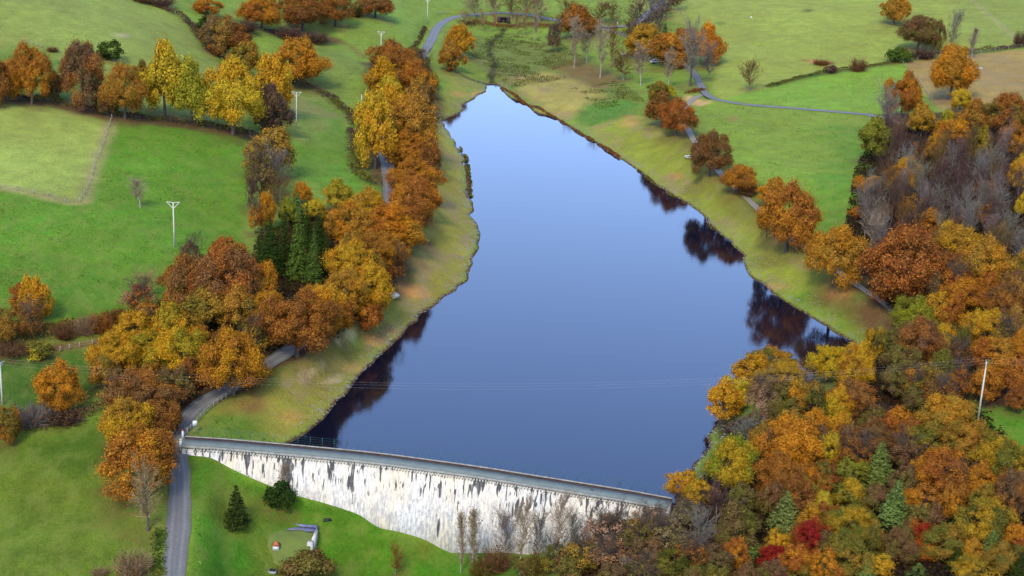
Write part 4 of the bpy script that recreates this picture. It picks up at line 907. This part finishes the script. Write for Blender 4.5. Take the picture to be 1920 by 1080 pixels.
# picnic bench, white box, far car, pale boulder
def picnic(px, py, label, rz):
    P = hit(px, py); root = thing('picnic_table', label, 'picnic table', tuple(P), rz=rz)
    mb = MB(); mb.box((0, 0, .76), (2.0, .8, .07)); link('tabletop', mb.mesh('tabletop', M['white_paint']), root)
    for sy in (-1, 1): mb = MB(); mb.box((0, sy * .75, .45), (2.0, .3, .06)); link('seat', mb.mesh('seat', M['white_paint']), root)
    for sx in (-1, 1):
        mb = MB(); mb.tube((sx * .7, -.75, 0), (sx * .7, -.25, .72), .05, .05, 4); mb.tube((sx * .7, .75, 0), (sx * .7, .25, .72), .05, .05, 4); mb.tube((sx * .7, -.8, .4), (sx * .7, .8, .4), .05, .05, 4); link('leg', mb.mesh('leg', M['fence_wood']), root)
picnic(1290, 297, 'white picnic table on the grass below the lakeside path', .4)
picnic(1170, 104, 'pale picnic table behind the bare trees at the lake head', .2)
def boulder(px, py, s, label, mat='limestone'):
    P = hit(px, py); bm = bmesh.new(); bmesh.ops.create_icosphere(bm, subdivisions=2, radius=s)
    rs = np.random.RandomState(int(px))
    for v in bm.verts: v.co = Vector((v.co.x * (1 + rs.uniform(-.15, .15)) * 1.2, v.co.y * (1 + rs.uniform(-.15, .15)), v.co.z * .65 * (1 + rs.uniform(-.15, .15)) + s * .25))
    me = bpy.data.meshes.new('boulder'); bm.to_mesh(me); bm.free(); me.materials.append(M[mat]); o = link('boulder', me); o.location = tuple(P); tag(o, label, 'rock')
boulder(1305, 268, .6, 'pale block lying on the lakeside path between rust trees')
boulder(1408, 33, .55, 'lone white rock on the grass hill at top right')
boulder(737, 556, 1.1, 'grey boulder on the bank below the amber lakeside trees', 'concrete')
boulder(1850 - 12, 129, .7, 'grey stone in the brown field at right', 'concrete')
def car(px, py, rz, label):
    P = hit(px, py); root = thing('parked_car', label, 'car', tuple(P), rz=rz); simple('x', (1, 1, 1)) if False else None
    def loft(secs, mat, nm):
        V = []; 
        for x, hw_, z0, z1 in secs: V += [(x, -hw_, z0), (x, hw_, z0), (x, hw_ * .95, z1), (x, -hw_ * .95, z1)]
        F = [(i * 4 + j, i * 4 + (j + 1) % 4, i * 4 + 4 + (j + 1) % 4, i * 4 + 4 + j) for i in range(len(secs) - 1) for j in range(4)] + [(3, 2, 1, 0), tuple(4 * (len(secs) - 1) + q for q in range(4))]
        link(nm, mesh_np(nm, V, F, M[mat]), root)
    loft([(-2.1, .75, .35, .75), (-1.95, .84, .28, .95), (-.6, .86, .25, .98), (.9, .86, .25, .92), (1.9, .82, .28, .78), (2.1, .72, .35, .62)], 'car_paint', 'body')
    loft([(-1.75, .7, .94, 1.0), (-1.3, .72, .94, 1.40), (.35, .72, .94, 1.42), (1.05, .72, .92, .96)], 'glass', 'windows')
    mb = MB(); mb.box((-.48, 0, 1.44), (1.7, 1.36, .06)); link('roof', mb.mesh('roof', M['car_paint']), root)
    for sx in (-1.3, 1.3):
        for sy in (-1, 1):
            mb = MB(); th = np.linspace(0, 2 * math.pi, 13)[:-1]
            mb.tube((sx, sy * .70, .32), (sx, sy * .90, .32), .32, .32, 12); mb.tube((sx, sy * .90, .32), (sx, sy * .905, .32), .32, .02, 12); link('wheel', mb.mesh('wheel', M['tyre']), root)
car(1229, 118, .5, 'light coloured car parked among the trees near the lake head')

# culvert under the embankment road
P = hit(944, 44); cv = thing('culvert_bridge', 'small stone culvert with a dark opening under the far road', 'bridge', (P[0], P[1] + 1, P[2]))
mb = MB()
for sx in (-1, 1): mb.box((sx * 2.0, 0, .9), (1.6, 1.2, 3.4))
mb.box((0, 0, 2.35), (2.42, 1.1, .5)); link('abutment', mb.mesh('abutment', M['rusty_stain']), cv)
mb = MB(); mb.box((0, .3, .5), (2.41, .2, 3.2)); link('opening', mb.mesh('opening', M['dark_metal']), cv)  # solid dark panel fills the mouth; the shade inside is its colour

# valve chamber in the lawn below the dam
P = hit(541, 1022); vh = thing('valve_house', 'half buried valve chamber with a grassy roof and slate back edge below the dam', 'building', (P[0], P[1], P[2] - .2), rz=math.radians(-4))
m_, t_, b_2 = new_mat('roof_grass'); o_ = coords(t_); t_.links.new(mixc(t_, noise(t_, o_, 1.6, 5, .7), lin((84, 106, 30)), lin((128, 138, 44))), b_2.inputs['Base Color']); b_2.inputs['Roughness'].default_value = .95; M['roof_grass'] = m_
nx_, ny_ = 17, 15; V = []
for j in range(ny_):
    for i in range(nx_):
        x = -4.4 + 8.2 * i / (nx_ - 1); y = -5.2 + 7.8 * j / (ny_ - 1)
        h_ = 1.75 * float(smooth(-5.2, .2, y)) * float(smooth(-4.6, -3.2, x) if y < 0 else 1) * float(1 if x < 3 else 1) + .14 * math.sin(x * 1.7 + y) * math.cos(y * 1.3)
        V.append((x + .1 * math.sin(j * 2.1), y, h_ - .15))
F = [(j * nx_ + i, j * nx_ + i + 1, (j + 1) * nx_ + i + 1, (j + 1) * nx_ + i) for j in range(ny_ - 1) for i in range(nx_ - 1)]
n0 = len(V); ring = [i for i in range(nx_)] + [j * nx_ + nx_ - 1 for j in range(1, ny_)] + [(ny_ - 1) * nx_ + i for i in range(nx_ - 2, -1, -1)] + [j * nx_ for j in range(ny_ - 2, 0, -1)]
for q in ring: V.append((V[q][0], V[q][1], -2))
F += [(ring[k], n0 + k, n0 + (k + 1) % len(ring), ring[(k + 1) % len(ring)]) for k in range(len(ring))]
link('grass_roof', mesh_np('grass_roof', V, F, M['roof_grass']), vh)
mb = MB(); mb.box((1.1, 3.3, 1.55), (5.4, 1.3, .12)); link('slate_slab', mb.mesh('slate_slab', M['slate']), vh)
mb = MB(); mb.box((1.1, 4.1, .95), (5.8, .22, 2.0)); mb.box((3.95, 3.35, .95), (.22, 1.7, 2.0)); mb.box((-2.6, 2.72, 1.3), (1.6, .2, 1.0)); link('back_wall', mb.mesh('back_wall', M['slate']), vh)
mb = MB(); mb.box((4.05, 1.3, .55), (.4, 3.2, 2.6)); mb.box((3.75, -1.0, .35), (1.05, 1.3, 2.5), .1, .85); link('wing_wall', mb.mesh('wing_wall', M['limestone']), vh)
mb = MB(); mb.box((-3.95, 1.7, .9), (.3, 1.9, 1.5)); mb.box((-4.1, .75, .75), (.5, .4, 1.2)); link('wing_wall', mb.mesh('wing_wall_left', M['limestone']), vh)
vt = MB(); vt.box((-1.5, -2.3, .95), (.95, .9, .9)); link('vent_box', vt.mesh('vent_box', M['white_paint']), vh)
vt = MB(); vt.box((-1.5, -2.3, 1.7), (1.25, 1.15, .65), 0, .08); link('vent_roof', vt.mesh('vent_roof', M['terracotta']), vh)
P = hit(511, 1073); ml = thing('manhole_cover', 'dark square hatch in the grass below the valve chamber', 'hatch', tuple(P)); mb = MB(); mb.box((0, 0, .1), (1.2, 1.0, .5)); link('frame', mb.mesh('hatch_frame', M['concrete']), ml); mb = MB(); mb.box((0, 0, .38), (1.0, .84, .07)); link('lid', mb.mesh('hatch_lid', M['dark_metal']), ml)
P = hit(614, 975); mb = MB(); mb.box((0, 0, .05), (1.3, .6, .3), .3, .9); tag(link('drain_grate', mb.mesh('drain_grate', M['dark_metal'])), 'small dark grate in the lawn under the white wall', 'grate').location = tuple(P)

# ------------------------------------------------------------------ hedges (one thing each) and ground cover
def scatter_mesh(name, P, sizes, hgt, rs, col_mat='leaves', size=.42, up=.4):
    Nn = np.stack([rs.normal(0, .7, len(P)), rs.normal(0, .7, len(P)), np.full(len(P), up + .5)], 1); V, F = leaf_quads(P, Nn, size, rs); return mesh_np(name, V, F, M[col_mat])
def hedge(label, px, width, h, col, tint, n_per_m=40, cat='hedge', group=None, name='hedge', gaps=.18):
    c = resample(wpoly(px), 1.2); rs = np.random.RandomState(len(c) * 7 + int(h * 10)); L = len(c); n = int(L * 1.2 * n_per_m * 1.9)
    k = rs.randint(0, L, n); hh = (vnoise(c[:, 0], c[:, 1], 4) * .7 + vnoise(c[:, 0] + 50, c[:, 1], 1.7) * .5); hh = np.clip((hh - gaps) / (1 - gaps), 0, 1) * h
    u = rs.normal(0, .42, (n, 2)) * width * .5; H_ = hh[k] * np.exp(-(u ** 2).sum(1) / (width * .55) ** 2); P = np.empty((n, 3)); P[:, :2] = c[k] + u; P[:, 2] = gz(P[:, 0], P[:, 1]) + H_ * rs.uniform(.35, 1.0, n) ** .6
    P = P[H_ > .12]
    mb_ = scatter_mesh(name, P, None, h, rs); o = link(name, mb_); b = lin(CLR[col][1], 1.9); t_ = lin(CLR[tint][1], 1.9); o.color = (*b, 1); o['tint'] = list(t_); tag(o, label, cat, group)
hedge('brown bramble hedge curving over the top left hill', [(228, -8), (262, 2), (300, 14), (350, 40), (380, 78), (398, 100)], 4.5, 2.6, 'pu', 'br')
hedge('dark overgrown gully hedge crossing the slope behind the golden trees', [(520, 145), (563, 160), (613, 180), (642, 205), (662, 220), (664, 262), (670, 318), (692, 345)], 5, 2.8, 'pu', 'ol', 34)
hedge('low dark undergrowth along the foot of the hedgerow by the pale field', [(0, 184), (100, 190), (200, 213), (340, 230), (430, 244), (470, 250)], 3.6, 2.4, 'pu', 'ol')
hedge('reddish scrub along the stream at far left', [(-5, 640), (80, 628), (130, 618), (215, 604), (275, 590), (320, 570)], 5, 2.6, 'rb', 'br')
hedge('dark scrub hedge between the pasture and the lower left meadow', [(-5, 806), (60, 794), (120, 788), (195, 768)], 4.5, 2.4, 'pu', 'br')
hedge('purple bramble patch on the slope below the top row of trees', [(505, 60), (545, 70), (600, 74)], 7, 1.8, 'pu', 'pu')
hedge('thin ditch hedge along the near edge of the top right hill', [(1440, 162), (1510, 144), (1600, 129), (1690, 114)], 2.5, 1.6, 'ol', 'gr', 24)
hedge('ragged dark hedge behind the brown field', [(1700, 110), (1760, 104), (1840, 97), (1920, 86)], 3.5, 2.6, 'pu', 'ol', 30)
hedge('bare purple hedge running up to the top of the photo', [(1170, 66), (1200, 52), (1230, 32), (1255, 12), (1275, -8)], 6, 3.0, 'pu', 'br', 30)
hedge('ditch scrub beside the far bend of the road', [(768, 96), (783, 82), (797, 52)], 2, 1.4, 'pu', 'ol', 26)
hedge('rusty scrub on the embankment above the lake head', [(868, 46), (905, 44), (950, 50), (1000, 48), (1050, 52)], 8, 1.8, 'rb', 'br', 40)
hedge('straggly waterside shrubs on the left shore', [(864, 282), (876, 305), (880, 345), (884, 372)], 1.8, 1.8, 'br', 'ol', 30)
hedge('dark fringe of plants at the foot of the right bank', [(1196, 322), (1232, 352), (1290, 392), (1338, 432)], 1.2, .9, 'br', 'ol', 16)
hedge('low russet brush along the far shore of the right bank', [(940, 166), (985, 196), (1045, 226), (1085, 250), (1120, 272), (1160, 296)], 1.6, .9, 'rb', 'br', 22)
hedge('reddish verge scrub beside the track junction', [(1284, 176), (1300, 172), (1316, 170)], 4, 1.4, 'rb', 'rb', 40)
hedge('dark scrub under the trees beside the lower meadow edge', [(300, 1000), (296, 1040), (300, 1080)], 3, 1.8, 'gr', 'ol', 30)
def cover(name, label, cat, polys, n, h, cols, size, seed, G=8.0):
    rs = np.random.RandomState(seed); Ps = []
    areas = []
    for pp in polys:
        P = np.array(wpoly(pp)); a = abs(np.sum(P[:, 0] * np.roll(P[:, 1], 1) - P[:, 1] * np.roll(P[:, 0], 1))) / 2; areas.append((P, a))
    T = sum(a for _, a in areas)
    for P, a in areas:
        m_ = int(n * a / T * 2.2); q = np.stack([rs.uniform(P[:, 0].min(), P[:, 0].max(), m_ * 2), rs.uniform(P[:, 1].min(), P[:, 1].max(), m_ * 2)], 1); q = q[inside(q[:, 0], q[:, 1], P)][:m_]
        q = q[~((dl_at(q[:, 0], q[:, 1]) < 2.0))]
        if name == 'rushes': q = q[vnoise(q[:, 0], q[:, 1], 6) * .7 + vnoise(q[:, 0], q[:, 1], 2) * .3 > .50]
        v = vnoise(q[:, 0], q[:, 1], 5); z = gz(q[:, 0], q[:, 1]) + h * np.clip(v * 1.5 - .25, .05, 1) * rs.uniform(0.1, 1, len(q)); Ps.append(np.column_stack([q, z]))
    P = np.vstack(Ps); o = link(name, scatter_mesh(name, P, None, h, rs, 'litter_leaves', size=size, up=1.2)); o.color = (*lin(CLR[cols[0]][1], G), 1); o['tint'] = list(lin(CLR[cols[1]][1], G)); tag(o, label, cat, kind='stuff')
def dl_at(x, y):
    a = np.clip(((x - X0) / SX).astype(int), 0, len(xi) - 1); b_ = np.clip(((y - Y0) / SY).astype(int), 0, len(yi) - 1); return dl[oy + b_, ox + a]
cover('undergrowth', 'brown brambles and leaf litter covering the wood floor', 'undergrowth', [
    [(1645, 240), (1940, 215), (1940, 700), (1840, 720), (1700, 620), (1650, 560), (1580, 445), (1600, 330)],
    [(1370, 800), (1540, 760), (1630, 680), (1720, 640), (1820, 760), (1940, 870), (1940, 1120), (1100, 1120), (1100, 1060), (1270, 960), (1320, 900)]], 42000, 2.6, ('br', 'pu'), .55, 5)
cover('scrub_cover', 'low scrub and ivy under the left bank trees', 'undergrowth', [
    [(480, 440), (560, 410), (720, 410), (780, 450), (735, 555), (630, 640), (480, 660), (420, 700), (330, 760), (250, 790), (200, 735), (220, 655), (330, 560), (470, 500)],
    [(700, 120), (770, 105), (800, 170), (810, 320), (780, 430), (745, 430), (740, 300), (715, 200)]], 22000, 2.2, ('br', 'ol'), .5, 6)
cover('rushes', 'coarse rushes and sedge tussocks at the head of the lake', 'rushes', [[(860, 90), (940, 60), (1050, 80), (1110, 120), (1050, 150), (985, 160), (965, 185), (930, 150), (925, 130)], [(1070, 165), (1160, 150), (1210, 190), (1120, 205)]], 7000, .5, ('ol', 'gr'), .42, 8, 2.6)
# grass tufts over the fields, pebbles along the water line
rs = np.random.RandomState(77); q = np.stack([rs.uniform(-250, 260, 200000), rs.uniform(205, 760, 200000)], 1); dd = q[:, 1]
q = q[rs.rand(len(q)) < np.clip(330 / dd, .2, 1)]; a_ = np.clip(((q[:, 0] - X0) / SX).astype(int), 0, len(xi) - 1); b_ = np.clip(((q[:, 1] - Y0) / SY).astype(int), 0, len(yi) - 1)
Lq = LAND[oy + b_, ox + a_]; ok = (Lq[:, 1] > .095) & (Lq[:, 1] > Lq[:, 0] * 1.25) & (dl[oy + b_, ox + a_] > 3) & (vnoise(q[:, 0], q[:, 1], 9) * .6 + vnoise(q[:, 0], q[:, 1], 3) * .4 > .46)
for c, z, wd in roads.values():
    d_, _ = seg_dist(q[:, 0], q[:, 1], c[::3]); ok &= d_ > wd / 2 + .8
q = q[ok]; P = np.column_stack([q, gz(q[:, 0], q[:, 1]) + rs.uniform(.02, .16, len(q))]); o = link('grass_tufts', scatter_mesh('grass_tufts', P, None, .3, rs, 'litter_leaves', size=.46, up=2.0)); o.color = (*lin((112, 150, 46), 1.9), 1); o['tint'] = list(lin((128, 148, 58), 2.1)); tag(o, 'coarse grass tufts scattered over the fields', 'grass', kind='stuff')
k = rs.randint(2, len(SHORE) - 3, 5200); q = SHORE[k] + (SHORE[k + 1] - SHORE[k]) * rs.rand(5200, 1) + nrm[k] * rs.exponential(1.6, (5200, 1)) + rs.normal(0, .25, (5200, 2)); q = q[q[:, 1] > ydam_ext(q[:, 0]) + 3]
sz_ = rs.uniform(.07, .26, len(q)) ; oc = np.array([(1, 0, 0), (0, 1, 0), (-1, 0, 0), (0, -1, 0), (0, 0, .6), (0, 0, -.6)], float); V = (np.column_stack([q, gz(q[:, 0], q[:, 1])])[:, None] + oc[None] * sz_[:, None, None]).reshape(-1, 3)
F = np.array([(0, 1, 4), (1, 2, 4), (2, 3, 4), (3, 0, 4)]); F = (np.arange(len(q))[:, None, None] * 6 + F[None]).reshape(-1, 3); o = link('shore_stones', mesh_np('shore_stones', V, F, M['stone'], 3)); tag(o, 'small stones strewn along the water line', 'stones', kind='stuff')
print('things', len([o for o in bpy.data.objects if o.get('category')]))
